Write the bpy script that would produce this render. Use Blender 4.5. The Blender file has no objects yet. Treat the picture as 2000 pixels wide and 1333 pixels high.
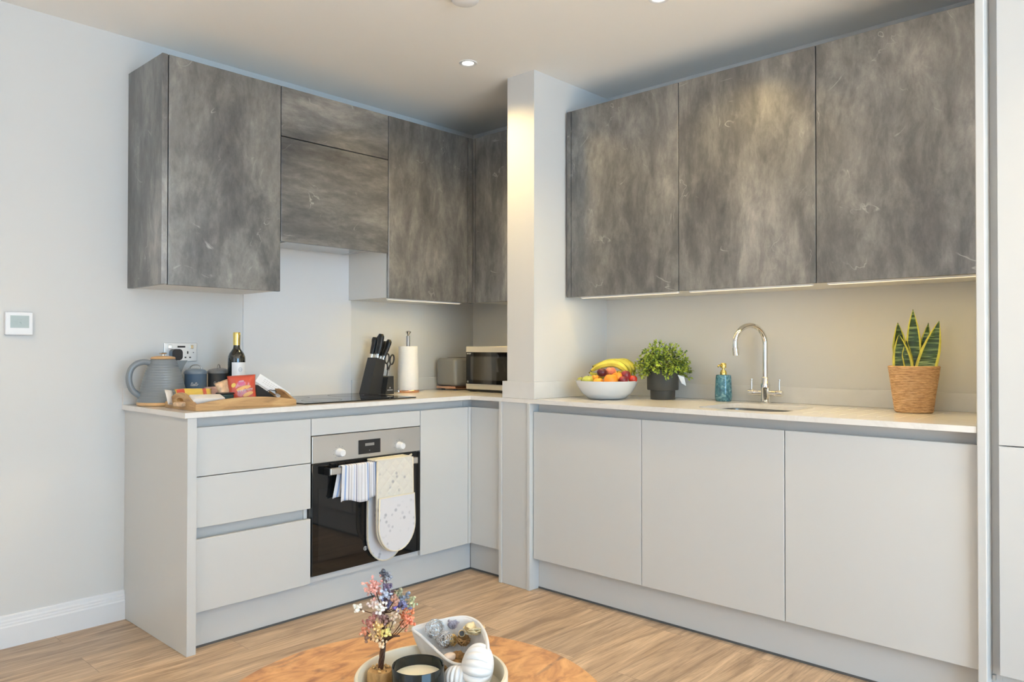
import bpy, bmesh, math, random
from mathutils import Vector, Matrix, noise
random.seed(7)
C = bpy.context.scene.collection
S = bpy.context.scene
PI = math.pi

# ------------------------------------------------------------------ camera
CAM = Vector((-3.3095, -3.4229, 1.1443))
YAW, PITCH, ROLL, FPX = math.radians(43.043), 0.0101052, 0.000727, 1492.78
Fv = Vector((math.cos(YAW)*math.cos(PITCH), math.sin(YAW)*math.cos(PITCH), math.sin(PITCH)))
R0 = Vector((math.sin(YAW), -math.cos(YAW), 0)); U0 = R0.cross(Fv)
Rv = R0*math.cos(ROLL) + U0*math.sin(ROLL); Uv = -R0*math.sin(ROLL) + U0*math.cos(ROLL)
cd = bpy.data.cameras.new('camera'); cam = bpy.data.objects.new('camera', cd); C.objects.link(cam)
cd.sensor_width = 36; cd.lens = FPX/2000*36; cd.clip_start = 0.05
m = Matrix.Identity(4)
for i in range(3):
    m[i][0], m[i][1], m[i][2], m[i][3] = Rv[i], Uv[i], -Fv[i], CAM[i]
cam.matrix_world = m
S.camera = cam

def at(u, v, ax, val):
    """the point of the plane ax = val that the photograph shows at pixel (u, v)"""
    d = Fv + Rv*((u-1000)/FPX) + Uv*((666.5-v)/FPX)
    i = 'xyz'.index(ax)
    return CAM + d*((val-CAM[i])/d[i])

# ------------------------------------------------------------------ world, light, exposure
w = bpy.data.worlds.new('world'); S.world = w; w.use_nodes = True
bg = w.node_tree.nodes['Background']
bg.inputs[0].default_value = (0.72, 0.84, 1.0, 1); bg.inputs[1].default_value = 1.6
S.view_settings.view_transform = 'Standard'; S.view_settings.look = 'None'
S.view_settings.gamma = 1; S.view_settings.exposure = -0.04
S.view_settings.use_curve_mapping = False

def area(name, loc, rot, sx, sy, power, col):
    l = bpy.data.lights.new(name, 'AREA'); l.shape = 'RECTANGLE'; l.size = sx; l.size_y = sy
    l.energy = power; l.color = col
    o = bpy.data.objects.new(name, l); o.location = loc; o.rotation_euler = rot; C.objects.link(o)
    return o
# daylight through the patio windows behind the camera and in the wall to its left
area('window_daylight', (-2.7, -6.1, 1.30), (PI/2, 0, 0), 2.7, 2.1, 119, (0.345, 0.675, 1.0))
area('side_window_daylight', (-5.55, -3.0, 1.35), (0, -PI/2, 0), 1.9, 2.4, 3, (0.90, 0.97, 1.0))
# sunlight added through the patio window, to warm the ceiling by floor bounce
sl = bpy.data.lights.new('added_sun', 'SUN'); sl.energy = 82; sl.color = (0.95, 0.98, 0.90); sl.angle = math.radians(0.6)
so_ = bpy.data.objects.new('added_sun', sl); C.objects.link(so_)
so_.rotation_euler = Vector((0.16, 0.62, -0.76)).to_track_quat('-Z', 'Y').to_euler()
WARM = (1.0, 0.72, 0.33)
DOWN_POWER = 50.0

# ------------------------------------------------------------------ materials
def newmat(name):
    mt = bpy.data.materials.new(name); mt.use_nodes = True
    nt = mt.node_tree; b = nt.nodes['Principled BSDF']
    return mt, nt, b
def mat(name, col, rough=0.5, metal=0.0, spec=0.5, coat=0.0, trans=0.0, bump=0.0, bscale=60, var=0.0, vscale=8, stretch=(1, 1, 1), emit=None, est=0, sub=0):
    mt, nt, b = newmat(name)
    b.inputs['Base Color'].default_value = (*col, 1); b.inputs['Roughness'].default_value = rough
    b.inputs['Metallic'].default_value = metal; b.inputs['Specular IOR Level'].default_value = spec
    b.inputs['Coat Weight'].default_value = coat; b.inputs['Coat Roughness'].default_value = 0.05
    b.inputs['Transmission Weight'].default_value = trans
    if sub: b.inputs['Subsurface Weight'].default_value = sub; b.inputs['Subsurface Radius'].default_value = (0.01, 0.006, 0.003)
    if emit: b.inputs['Emission Color'].default_value = (*emit, 1); b.inputs['Emission Strength'].default_value = est
    if bump or var:
        tc = nt.nodes.new('ShaderNodeTexCoord'); mp = nt.nodes.new('ShaderNodeMapping')
        mp.inputs['Scale'].default_value = stretch
        nt.links.new(tc.outputs['Object'], mp.inputs[0])
    if bump:
        n = nt.nodes.new('ShaderNodeTexNoise'); n.inputs['Scale'].default_value = bscale; n.inputs['Detail'].default_value = 4
        nt.links.new(mp.outputs[0], n.inputs['Vector'])
        bp = nt.nodes.new('ShaderNodeBump'); bp.inputs['Strength'].default_value = bump; bp.inputs['Distance'].default_value = 0.002
        nt.links.new(n.outputs['Fac'], bp.inputs['Height']); nt.links.new(bp.outputs[0], b.inputs['Normal'])
    if var:
        n = nt.nodes.new('ShaderNodeTexNoise'); n.inputs['Scale'].default_value = vscale; n.inputs['Detail'].default_value = 5
        nt.links.new(mp.outputs[0], n.inputs['Vector'])
        r = nt.nodes.new('ShaderNodeValToRGB'); e = r.color_ramp.elements
        e[0].position = 0.35; e[1].position = 0.65
        e[0].color = (*[max(0, c*(1-var)) for c in col], 1); e[1].color = (*[min(1, c*(1+var)) for c in col], 1)
        nt.links.new(n.outputs['Fac'], r.inputs[0]); nt.links.new(r.outputs[0], b.inputs['Base Color'])
    return mt

def ramp(nt, src, stops):
    r = nt.nodes.new('ShaderNodeValToRGB'); e = r.color_ramp.elements
    while len(e) < len(stops): e.new(0.5)
    for k, (p, c) in enumerate(stops):
        e[k].position = p; e[k].color = (*c, 1)
    nt.links.new(src, r.inputs[0]); return r.outputs[0]
def mixc(nt, fac, a, b, mode='MIX'):
    x = nt.nodes.new('ShaderNodeMix'); x.data_type = 'RGBA'; x.blend_type = mode
    for sock, val in ((x.inputs[0], fac), (x.inputs[6], a), (x.inputs[7], b)):
        if isinstance(val, (int, float)): sock.default_value = val
        elif isinstance(val, tuple): sock.default_value = (*val, 1)
        else: nt.links.new(val, sock)
    return x.outputs[2]
def objcoord(nt, scale=(1, 1, 1), loc=(0, 0, 0), rot=(0, 0, 0)):
    tc = nt.nodes.new('ShaderNodeTexCoord'); mp = nt.nodes.new('ShaderNodeMapping')
    mp.inputs['Scale'].default_value = scale; mp.inputs['Location'].default_value = loc; mp.inputs['Rotation'].default_value = rot
    nt.links.new(tc.outputs['Object'], mp.inputs[0]); return mp.outputs[0]
def tex(nt, kind, vec, **kw):
    n = nt.nodes.new('ShaderNodeTex'+kind)
    if vec is not None: nt.links.new(vec, n.inputs['Vector'])
    for k, v in kw.items():
        if k in n.inputs: n.inputs[k].default_value = v
        else: setattr(n, k, v)
    return n

def concrete(name, stretch, loc):
    mt, nt, b = newmat(name)
    v = objcoord(nt, stretch, loc); v1 = objcoord(nt, (1, 1, 1), loc)
    big = tex(nt, 'Noise', v, Scale=2.6, Detail=7, Roughness=0.62, Distortion=0.35)
    c = ramp(nt, big.outputs['Fac'], [(0.30, (0.13, 0.131, 0.132)), (0.46, (0.215, 0.213, 0.209)), (0.57, (0.31, 0.304, 0.293)), (0.72, (0.47, 0.455, 0.43))])
    fine = tex(nt, 'Noise', objcoord(nt, tuple(3*s for s in stretch), loc), Scale=7, Detail=8, Roughness=0.75)
    c2 = ramp(nt, fine.outputs['Fac'], [(0.3, (0.80, 0.80, 0.81)), (0.7, (1.18, 1.17, 1.16))])
    c3 = mixc(nt, 1.0, c, c2, 'MULTIPLY')
    midn = tex(nt, 'Noise', objcoord(nt, tuple(1.6*q for q in stretch), loc), Scale=6.5, Detail=9, Roughness=0.72, Distortion=0.4)
    cm = ramp(nt, midn.outputs['Fac'], [(0.42, (0.84, 0.84, 0.85)), (0.50, (0.98, 0.98, 0.98)), (0.54, (1.06, 1.06, 1.05)), (0.62, (1.26, 1.25, 1.22))])
    c3 = mixc(nt, 1.0, c3, cm, 'MULTIPLY')
    # trowel scratches: thin pale broken lines
    wv = tex(nt, 'Noise', v1, Scale=3.6, Detail=4, Distortion=0.9)
    sc = ramp(nt, wv.outputs['Fac'], [(0.494, (0, 0, 0)), (0.5, (1, 1, 1)), (0.506, (0, 0, 0))])
    mk = tex(nt, 'Noise', v1, Scale=9, Detail=3)
    mk2 = ramp(nt, mk.outputs['Fac'], [(0.56, (0, 0, 0)), (0.66, (0.7, 0.7, 0.7))])
    f = mixc(nt, 1.0, sc, mk2, 'MULTIPLY')
    c4 = mixc(nt, f, c3, (0.62, 0.60, 0.57))
    nt.links.new(c4, b.inputs['Base Color'])
    rr = ramp(nt, fine.outputs['Fac'], [(0.3, (0.30, 0.30, 0.30)), (0.7, (0.42, 0.42, 0.42))])
    nt.links.new(rr, b.inputs['Roughness'])
    b.inputs['Specular IOR Level'].default_value = 0.6; b.inputs['Metallic'].default_value = 0.7
    bp = nt.nodes.new('ShaderNodeBump'); bp.inputs['Strength'].default_value = 0.12; bp.inputs['Distance'].default_value = 0.001
    nt.links.new(fine.outputs['Fac'], bp.inputs['Height']); nt.links.new(bp.outputs[0], b.inputs['Normal'])
    return mt
CONC_V = concrete('dark_concrete_upright_grain', (1, 1, 0.42), (3.1, 1.7, 0.4))
CONC_V2 = concrete('dark_concrete_upright_grain_second', (1.1, 1.1, 0.40), (7.3, 4.2, 2.2))
CONC_H = concrete('dark_concrete_level_grain', (0.42, 1, 1.25), (1.2, 0.3, 5.0))

WALL = mat('wall_paint', (0.66, 0.66, 0.65), 0.75, bump=0.05, bscale=300)
CEIL = mat('ceiling_paint', (0.88, 0.875, 0.86), 0.85)
TRIM = mat('white_gloss_paint', (0.76, 0.775, 0.80), 0.35)
CAB = mat('satin_white_lacquer', (0.60, 0.61, 0.61), 0.38, spec=0.5)
CARC = mat('white_melamine', (0.78, 0.77, 0.74), 0.5)
RAIL = mat('painted_grip_rail', (0.60, 0.59, 0.575), 0.42)
UPST = mat('pale_upstand', (0.70, 0.70, 0.69), 0.3, var=0.03, vscale=12)
SPLASH = mat('splashback_panel', (0.76, 0.76, 0.765), 0.16, spec=0.5)
STEEL = mat('brushed_steel', (0.62, 0.60, 0.57), 0.36, metal=0.9, bump=0.08, bscale=120, stretch=(1, 1, 30))
STEELD = mat('sink_steel', (0.50, 0.49, 0.47), 0.25, metal=1.0)
CHROME = mat('chrome', (0.82, 0.81, 0.79), 0.06, metal=1.0)
COPPER = mat('copper', (0.86, 0.50, 0.33), 0.16, metal=1.0)
GOLD = mat('gold_metal', (0.85, 0.66, 0.22), 0.22, metal=1.0)
BLACKG = mat('black_glass', (0.005, 0.005, 0.005), 0.03, spec=0.55)
BLACK = mat('black_plastic', (0.012, 0.012, 0.013), 0.35)
BLOCK = mat('black_painted_wood', (0.022, 0.024, 0.027), 0.5)
DARKSHADE = mat('painted_plinth_shade', (0.10, 0.10, 0.10), 0.6)  # dark colour for the shade line below the plinths
DARKGAP = mat('dark_cavity', (0.03, 0.03, 0.03), 0.6)
WHITEP = mat('white_plastic', (0.80, 0.81, 0.83), 0.35)
PAPER = mat('tissue_paper', (0.84, 0.83, 0.82), 0.9, bump=0.25, bscale=120)
INKW = mat('white_ink', (0.75, 0.75, 0.74), 0.6)
INKD = mat('grey_ink', (0.18, 0.20, 0.22), 0.7)
KETTLE = mat('grey_enamel', (0.205, 0.23, 0.25), 0.28, coat=0.3)
TOAST = mat('grey_lacquer', (0.20, 0.205, 0.21), 0.35, coat=0.2)
BEECH = mat('beech_trim', (0.68, 0.42, 0.20), 0.45, var=0.12, vscale=20, stretch=(1, 1, 6))
LCD = mat('lcd_screen', (0.42, 0.50, 0.50), 0.25)
CREAM = mat('cream_resin', (0.74, 0.68, 0.54), 0.5)
SHELLM = mat('white_ceramic', (0.70, 0.69, 0.68), 0.38, coat=0.15)
WAX = mat('cream_wax', (0.80, 0.75, 0.58), 0.45, sub=0.3)
BOWLM = mat('white_glazed_bowl', (0.82, 0.81, 0.79), 0.18, coat=0.3)
POTM = mat('charcoal_stoneware', (0.055, 0.056, 0.053), 0.55)
SOIL = mat('dark_soil', (0.03, 0.022, 0.015), 0.9, bump=0.6, bscale=80)
LEAFG = mat('lime_green_leaf', (0.36, 0.46, 0.055), 0.5, var=0.45, vscale=14)
LEAFD = mat('deep_green_leaf', (0.09, 0.16, 0.04), 0.5, var=0.4, vscale=14)

def worktop_mat():
    mt, nt, b = newmat('pale_marbled_quartz')
    v = objcoord(nt)
    n = tex(nt, 'Noise', v, Scale=3.0, Detail=8, Roughness=0.6, Distortion=1.2)
    vein = ramp(nt, n.outputs['Fac'], [(0.47, (0, 0, 0)), (0.5, (0.6, 0.6, 0.6)), (0.53, (0, 0, 0))])
    c = mixc(nt, vein, (0.76, 0.75, 0.73), (0.70, 0.68, 0.655))
    nt.links.new(c, b.inputs['Base Color']); b.inputs['Roughness'].default_value = 0.16
    return mt
QUARTZ = worktop_mat()

def floor_mat():
    mt, nt, b = newmat('oak_plank_floor')
    v = objcoord(nt, (1, 1, 1), (0.31, 0.07, 0))
    br = tex(nt, 'Brick', v, offset=0.37, offset_frequency=2, squash=1.0)
    for k, val in (('Scale', 1.0), ('Mortar Size', 0.0012), ('Mortar Smooth', 0.2), ('Bias', 0.0), ('Brick Width', 1.25), ('Row Height', 0.19)):
        br.inputs[k].default_value = val
    br.inputs['Color1'].default_value = (0.0, 0.0, 0.0, 1); br.inputs['Color2'].default_value = (1, 1, 1, 1); br.inputs['Mortar'].default_value = (0.5, 0.5, 0.5, 1)
    # a different stretch of grain for each plank
    sep = nt.nodes.new('ShaderNodeVectorMath'); sep.operation = 'MULTIPLY'; sep.inputs[1].default_value = (7.0, 3.0, 5.0)
    nt.links.new(br.outputs['Color'], sep.inputs[0])
    add = nt.nodes.new('ShaderNodeVectorMath'); add.operation = 'ADD'
    nt.links.new(v, add.inputs[0]); nt.links.new(sep.outputs[0], add.inputs[1])
    mp = nt.nodes.new('ShaderNodeMapping'); mp.inputs['Scale'].default_value = (0.9, 7.5, 1); nt.links.new(add.outputs[0], mp.inputs[0])
    g1 = tex(nt, 'Noise', mp.outputs[0], Scale=2.4, Detail=8, Roughness=0.62, Distortion=0.9)
    mp2 = nt.nodes.new('ShaderNodeMapping'); mp2.inputs['Scale'].default_value = (1.5, 45, 1); nt.links.new(add.outputs[0], mp2.inputs[0])
    g2 = tex(nt, 'Noise', mp2.outputs[0], Scale=3, Detail=6, Roughness=0.7)
    c = ramp(nt, g1.outputs['Fac'], [(0.28, (0.26, 0.18, 0.115)), (0.44, (0.42, 0.305, 0.205)), (0.56, (0.53, 0.395, 0.27)), (0.74, (0.68, 0.52, 0.36))])
    c2 = ramp(nt, g2.outputs['Fac'], [(0.34, (0.72, 0.70, 0.69)), (0.5, (0.99, 0.99, 0.99)), (0.66, (1.14, 1.14, 1.13))])
    c3 = mixc(nt, 1.0, c, c2, 'MULTIPLY')
    tone = ramp(nt, br.outputs['Color'], [(0.0, (0.90, 0.90, 0.92)), (1.0, (1.10, 1.07, 1.04))])
    c4 = mixc(nt, 1.0, c3, tone, 'MULTIPLY')
    mfac = nt.nodes.new('ShaderNodeMath'); mfac.operation = 'MULTIPLY'; mfac.inputs[1].default_value = 0.45
    nt.links.new(br.outputs['Fac'], mfac.inputs[0])
    c5 = mixc(nt, mfac.outputs[0], c4, (0.10, 0.07, 0.05))
    nt.links.new(c5, b.inputs['Base Color']); b.inputs['Roughness'].default_value = 0.38
    bp = nt.nodes.new('ShaderNodeBump'); bp.inputs['Strength'].default_value = 0.12; bp.inputs['Distance'].default_value = 0.001
    nt.links.new(g2.outputs['Fac'], bp.inputs['Height']); nt.links.new(bp.outputs[0], b.inputs['Normal'])
    return mt
FLOOR = floor_mat()

def wood(name, dark, mid, light, stretch, scale=3.0, rough=0.4, dist=1.5, knots=False):
    mt, nt, b = newmat(name)
    v = objcoord(nt, stretch, (2.2, 0.4, 0.1))
    g = tex(nt, 'Noise', v, Scale=scale, Detail=7, Roughness=0.6, Distortion=dist)
    c = ramp(nt, g.outputs['Fac'], [(0.3, dark), (0.5, mid), (0.68, light)])
    if knots:
        k = tex(nt, 'Noise', objcoord(nt, (3.2, 7, 1), (5, 1, 0)), Scale=2.6, Detail=3, Distortion=0.8)
        kf = ramp(nt, k.outputs['Fac'], [(0.60, (0, 0, 0)), (0.72, (0.75, 0.75, 0.75))])
        c = mixc(nt, kf, c, (0.16, 0.10, 0.075))
    nt.links.new(c, b.inputs['Base Color']); b.inputs['Roughness'].default_value = rough
    return mt
TABLEW = wood('burr_wood_table_top', (0.30, 0.125, 0.055), (0.60, 0.30, 0.12), (0.76, 0.43, 0.18), (1.6, 2.6, 1), 6.0, 0.35, 1.6, True)
TRAYW = wood('mango_wood_tray', (0.30, 0.17, 0.075), (0.50, 0.30, 0.13), (0.60, 0.39, 0.18), (1.2, 1.2, 9), 5.0, 0.45, 0.8)
BARK = wood('split_wood_stump', (0.12, 0.06, 0.02), (0.42, 0.24, 0.09), (0.62, 0.40, 0.18), (1, 1, 0.3), 30, 0.7, 0.5)

# ------------------------------------------------------------------ mesh helpers
def addbox(bm, x0, x1, y0, y1, z0, z1, bev=0.0, seg=2):
    vs = bmesh.ops.create_cube(bm, size=1.0)['verts']
    for v in vs:
        v.co = Vector(((x0+x1)/2 + v.co.x*(x1-x0), (y0+y1)/2 + v.co.y*(y1-y0), (z0+z1)/2 + v.co.z*(z1-z0)))
    if bev:
        es = list({e for v in vs for e in v.link_edges})
        bmesh.ops.bevel(bm, geom=es, offset=bev, segments=seg, affect='EDGES', profile=0.5)
    return bm
def box(x0, x1, y0, y1, z0, z1, bev=0.0, seg=2):
    return addbox(bmesh.new(), min(x0, x1), max(x0, x1), min(y0, y1), max(y0, y1), z0, z1, bev, seg)
def frame(axis):
    a = Vector(axis).normalized()
    t = Vector((0, 0, 1)) if abs(a.z) < 0.9 else Vector((1, 0, 0))
    u = a.cross(t).normalized(); v = a.cross(u).normalized()
    return u, v, a
def addlathe(bm, prof, cen, n=40, axis=(0, 0, 1), closed=False, mod=None):
    """prof: (radius, height) pairs turned about axis at cen"""
    u, v, a = frame(axis) if tuple(axis) != (0, 0, 1) else (Vector((1, 0, 0)), Vector((0, 1, 0)), Vector((0, 0, 1)))
    cen = Vector(cen); rings = []
    for r, h in prof:
        if r < 1e-6: rings.append([bm.verts.new(cen + a*h)]); continue
        ring = []
        for k in range(n):
            t = 2*PI*k/n; rr = r*(mod(t, h) if mod else 1)
            ring.append(bm.verts.new(cen + a*h + u*(rr*math.cos(t)) + v*(rr*math.sin(t))))
        rings.append(ring)
    for A, B in zip(rings[:-1], rings[1:]):
        if len(A) == 1 and len(B) == 1: continue
        for k in range(n):
            k2 = (k+1) % n
            if len(A) == 1: bm.faces.new((A[0], B[k], B[k2]))
            elif len(B) == 1: bm.faces.new((A[k], B[0], A[k2]))
            else: bm.faces.new((A[k], B[k], B[k2], A[k2]))
    return bm
def lathe(prof, cen, n=40, **kw):
    return addlathe(bmesh.new(), prof, cen, n, **kw)
def addtube(bm, pts, rad, n=10, cap=True, flat=1.0):
    pts = [Vector(p) for p in pts]
    rs = rad if isinstance(rad, (list, tuple)) else [rad]*len(pts)
    rings = []; pu = None
    for i, p in enumerate(pts):
        d = (pts[min(i+1, len(pts)-1)] - pts[max(i-1, 0)])
        if d.length < 1e-9: d = Vector((0, 0, 1))
        d.normalize()
        if pu is None:
            u, v, _ = frame(d)
        else:
            u = (pu - d*pu.dot(d))
            u = u.normalized() if u.length > 1e-6 else frame(d)[0]
            v = d.cross(u)
        pu = u
        rings.append([bm.verts.new(p + u*(rs[i]*math.cos(2*PI*k/n)) + v*(flat*rs[i]*math.sin(2*PI*k/n))) for k in range(n)])
    for A, B in zip(rings[:-1], rings[1:]):
        for k in range(n): bm.faces.new((A[k], A[(k+1) % n], B[(k+1) % n], B[k]))
    if cap:
        bm.faces.new(rings[0][::-1]); bm.faces.new(rings[-1])
    return bm
def tube(pts, rad, n=10, cap=True, flat=1.0):
    return addtube(bmesh.new(), pts, rad, n, cap, flat)
def addprism(bm, poly, fn, d0, d1):
    """poly of 2D points, fn(a, b, d) -> 3D; extruded from d0 to d1"""
    A = [bm.verts.new(fn(a, b, d0)) for a, b in poly]; B = [bm.verts.new(fn(a, b, d1)) for a, b in poly]
    bm.faces.new(A); bm.faces.new(B[::-1])
    n = len(poly)
    for k in range(n): bm.faces.new((A[k], B[k], B[(k+1) % n], A[(k+1) % n]))
    return bm
def loops_solid(outer, holes, z0, z1):
    """flat slab from an outline and holes"""
    bm = bmesh.new(); edges = []
    for lp in [outer]+holes:
        vs = [bm.verts.new((x, y, z0)) for x, y in lp]
        edges += [bm.edges.new((vs[k], vs[(k+1) % len(vs)])) for k in range(len(vs))]
    bmesh.ops.triangle_fill(bm, use_beauty=True, use_dissolve=False, edges=edges)
    r = bmesh.ops.extrude_face_region(bm, geom=bm.faces[:])
    for g in r['geom']:
        if isinstance(g, bmesh.types.BMVert): g.co.z = z1
    return bm
def rrect(x0, x1, y0, y1, r, n=6):
    out = []
    for cx, cy, a0 in ((x1-r, y1-r, 0), (x0+r, y1-r, PI/2), (x0+r, y0+r, PI), (x1-r, y0+r, 3*PI/2)):
        for k in range(n+1):
            a = a0 + PI/2*k/n; out.append((cx+r*math.cos(a), cy+r*math.sin(a)))
    return out
def noisy(bm, amp, sc, seed=0):
    for v in bm.verts:
        v.co += Vector([noise.noise(v.co*sc + Vector((seed*3.1+k*11, k*5.7, seed))) for k in range(3)])*amp
    return bm
def blob(cen, r, sub=3, sq=(1, 1, 1), amp=0.0, sc=20, seed=0):
    bm = bmesh.new(); bmesh.ops.create_icosphere(bm, subdivisions=sub, radius=1)
    for v in bm.verts:
        k = 1 + amp*noise.noise(v.co*sc + Vector((seed, seed*2.3, 0)))
        v.co = Vector(cen) + Vector((v.co.x*r*sq[0], v.co.y*r*sq[1], v.co.z*r*sq[2]))*k
    return bm

def obj(name, bm, material, parent=None, origin=None, smooth=None, local=False):
    """links bm (in world coordinates) as ONE mesh object"""
    bmesh.ops.recalc_face_normals(bm, faces=bm.faces[:])
    if origin is None:
        if parent is None:
            xs = [v.co.x for v in bm.verts]; ys = [v.co.y for v in bm.verts]; zs = [v.co.z for v in bm.verts]
            origin = Vector(((min(xs)+max(xs))/2, (min(ys)+max(ys))/2, min(zs)))
            shift = origin
        else:
            origin = Vector((0, 0, 0)); shift = Vector((0, 0, 0)) if local else wloc(parent)
    else: shift = Vector(origin)
    for v in bm.verts: v.co -= shift
    me = bpy.data.meshes.new(name); 
    if smooth is None: smooth = False
    if smooth:
        for f in bm.faces: f.smooth = True
    bm.to_mesh(me); bm.free()
    for mm in (material if isinstance(material, (list, tuple)) else [material]): me.materials.append(mm)
    if smooth and smooth is not True:
        me.set_sharp_from_angle(angle=math.radians(smooth))
    o = bpy.data.objects.new(name, me); C.objects.link(o)
    if parent is not None: o.parent = parent
    else: o.location = shift
    return o
def wloc(o):
    p = Vector(o.location)
    while o.parent: o = o.parent; p += Vector(o.location)
    return p
def thing(name, label, cat, loc=(0, 0, 0), group=None, rotz=0):
    o = bpy.data.objects.new(name, None); C.objects.link(o); o.empty_display_size = 0.05
    o.location = loc; o.rotation_euler = (0, 0, rotz)
    o['label'] = label; o['category'] = cat
    if group: o['group'] = group
    return o
def tag(o, label, cat, group=None, kind=None):
    o['label'] = label; o['category'] = cat
    if group: o['group'] = group
    if kind: o['kind'] = kind
    return o
def struct(name, bm, material, smooth=None):
    o = obj(name, bm, material, smooth=smooth); o['kind'] = 'structure'; return o
def lettering(name, text, material, parent, origin, ex, ey, size, depth=0.0006, space=1.0, shear=0.0, scalex=1.0):
    """mesh lettering; origin = world centre, ex / ey = reading and up directions"""
    cu = bpy.data.curves.new(name, 'FONT'); cu.body = text; cu.size = size; cu.extrude = depth
    cu.align_x = 'CENTER'; cu.align_y = 'CENTER'; cu.space_character = space; cu.shear = shear
    t = bpy.data.objects.new(name, cu); C.objects.link(t)
    dg = bpy.context.evaluated_depsgraph_get(); dg.update()
    me = bpy.data.meshes.new_from_object(t.evaluated_get(dg))
    bpy.data.objects.remove(t)
    ex = Vector(ex).normalized(); ey = Vector(ey).normalized(); ez = ex.cross(ey)
    off = Vector(origin) - wloc(parent)
    for v in me.vertices:
        c = v.co; v.co = off + ex*(c.x*scalex) + ey*c.y + ez*c.z
    me.materials.clear(); me.materials.append(material)
    o = bpy.data.objects.new(name, me); C.objects.link(o); o.parent = parent
    return o

# ------------------------------------------------------------------ dimensions
ZC = 2.4767                      # ceiling
ZT, ZU = 0.905, 0.885            # worktop top / underside
DF = 0.590                       # door faces, left run (y = -DF)
BF = 0.585                       # door faces, right run (x = -BF)
DT = 0.018
XE = -2.056                      # left end of the units
UF = 0.348                       # wall unit door faces
RX0, RY0 = -5.6, -6.2            # far room corner
PX, PY0, PY1 = -0.5842, -0.8462, -1.0204   # boxed pier

# ------------------------------------------------------------------ room
struct('floor', box(RX0, 0.0, RY0, 0.0, -0.05, 0.0), FLOOR)
struct('ceiling', box(RX0-0.1, 0.1, RY0-0.1, 0.1, ZC, ZC+0.08), CEIL)
struct('wall_back', box(RX0-0.1, 0.1, 0.0, 0.1, 0, ZC), WALL)
struct('wall_right', box(0.0, 0.1, RY0, 0.0, 0, ZC), WALL)
struct('wall_pier', box(PX, 0.0, PY1, PY0, ZT, ZC), WALL)
# wall behind the camera with its wide window, wall on the camera's left with a window
bm = bmesh.new()
addbox(bm, RX0-0.1, -4.1, RY0-0.1, RY0, 0, ZC); addbox(bm, -1.3, 0.1, RY0-0.1, RY0, 0, ZC)
addbox(bm, -4.1, -1.3, RY0-0.1, RY0, 2.35, ZC); addbox(bm, -4.1, -1.3, RY0-0.1, RY0, 0, 0.25)
struct('wall_front', bm, WALL)
bm = bmesh.new()
addbox(bm, RX0-0.1, RX0, RY0, -4.2, 0, ZC); addbox(bm, RX0-0.1, RX0, -1.8, 0.0, 0, ZC)
addbox(bm, RX0-0.1, RX0, -4.2, -1.8, 2.3, ZC); addbox(bm, RX0-0.1, RX0, -4.2, -1.8, 0, 0.4)
struct('wall_left', bm, WALL)
bm = bmesh.new()
for x in (-4.1, -3.18, -2.26, -1.36): addbox(bm, x, x+0.06, RY0-0.08, RY0-0.03, 0.25, 2.35)
for z in (0.25, 2.29): addbox(bm, -4.1, -1.3, RY0-0.08, RY0-0.03, z, z+0.06)
struct('window_1', bm, TRIM)
bm = bmesh.new()
for y in (-4.2, -3.03, -1.86): addbox(bm, RX0-0.08, RX0-0.03, y, y+0.06, 0.4, 2.3)
for z in (0.4, 2.24): addbox(bm, RX0-0.08, RX0-0.03, -4.2, -1.8, z, z+0.06)
struct('window_2', bm, TRIM)
# moulded skirting on the back wall, left of the units
prof = [(0, 0), (0.018, 0), (0.018, 0.078), (0.0155, 0.083), (0.0155, 0.090), (0.0135, 0.094), (0.0135, 0.101), (0.010, 0.106), (0.009, 0.118), (0.006, 0.122), (0, 0.122)]
bm = bmesh.new(); addprism(bm, prof, lambda a, b, d: Vector((d, -a, b)), RX0, XE-0.0005)
struct('baseboard_back', bm, TRIM)

# ------------------------------------------------------------------ cabinets
def bA(bm, s0, s1, d0, d1, z0, z1, bev=0):
    addbox(bm, s0, s1, -d1, -d0, z0, z1, bev); return bm
def bB(bm, s0, s1, d0, d1, z0, z1, bev=0):      # s measured from the back wall towards the camera
    addbox(bm, -d1, -d0, -s1, -s0, z0, z1, bev); return bm
def carcass(run, s0, s1, d0, d1, z0, z1, top=False):
    """boards of a cabinet: two sides, bottom, back, and a top if asked"""
    bm = bmesh.new(); t = 0.016
    run(bm, s0+0.0005, s0+t, d0, d1, z0, z1); run(bm, s1-t, s1-0.0005, d0, d1, z0, z1)
    run(bm, s0+t, s1-t, d0, d1, z0, z0+t); run(bm, s0+t, s1-t, d0, d0+0.008, z0+t, z1)
    if top: run(bm, s0+t, s1-t, d0+0.008, d1, z1-t, z1)
    return bm
def pt(run, s, d, z): return (s, -d, z) if run is bA else (-d, -s, z)
G = 0.0015
ZB, ZD = 0.149, 0.846
CH = 0.555                                       # grip channel depth

def base_unit(name, label, cat, run, s0, s1, face, group=None):
    t = thing(name, label, cat, pt(run, (s0+s1)/2, 0.3, ZB-0.0), group)
    obj('carcass', carcass(run, s0, s1, 0.02, face-DT-0.012, ZB, ZD-0.005), CARC, t)
    bm = bmesh.new(); run(bm, s0, s1, face-0.050, face-0.042, 0.80, ZU-0.0005); run(bm, s0, s1, face-0.042, face-DT-0.002, 0.80, 0.806)
    obj('grip_rail', bm, RAIL, t)
    return t
def panel(run, s0, s1, face, z0, z1, th=DT, bev=0.0016):
    bm = bmesh.new(); run(bm, s0+G, s1-G, face-th, face, z0, z1, bev); return bm

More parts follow.
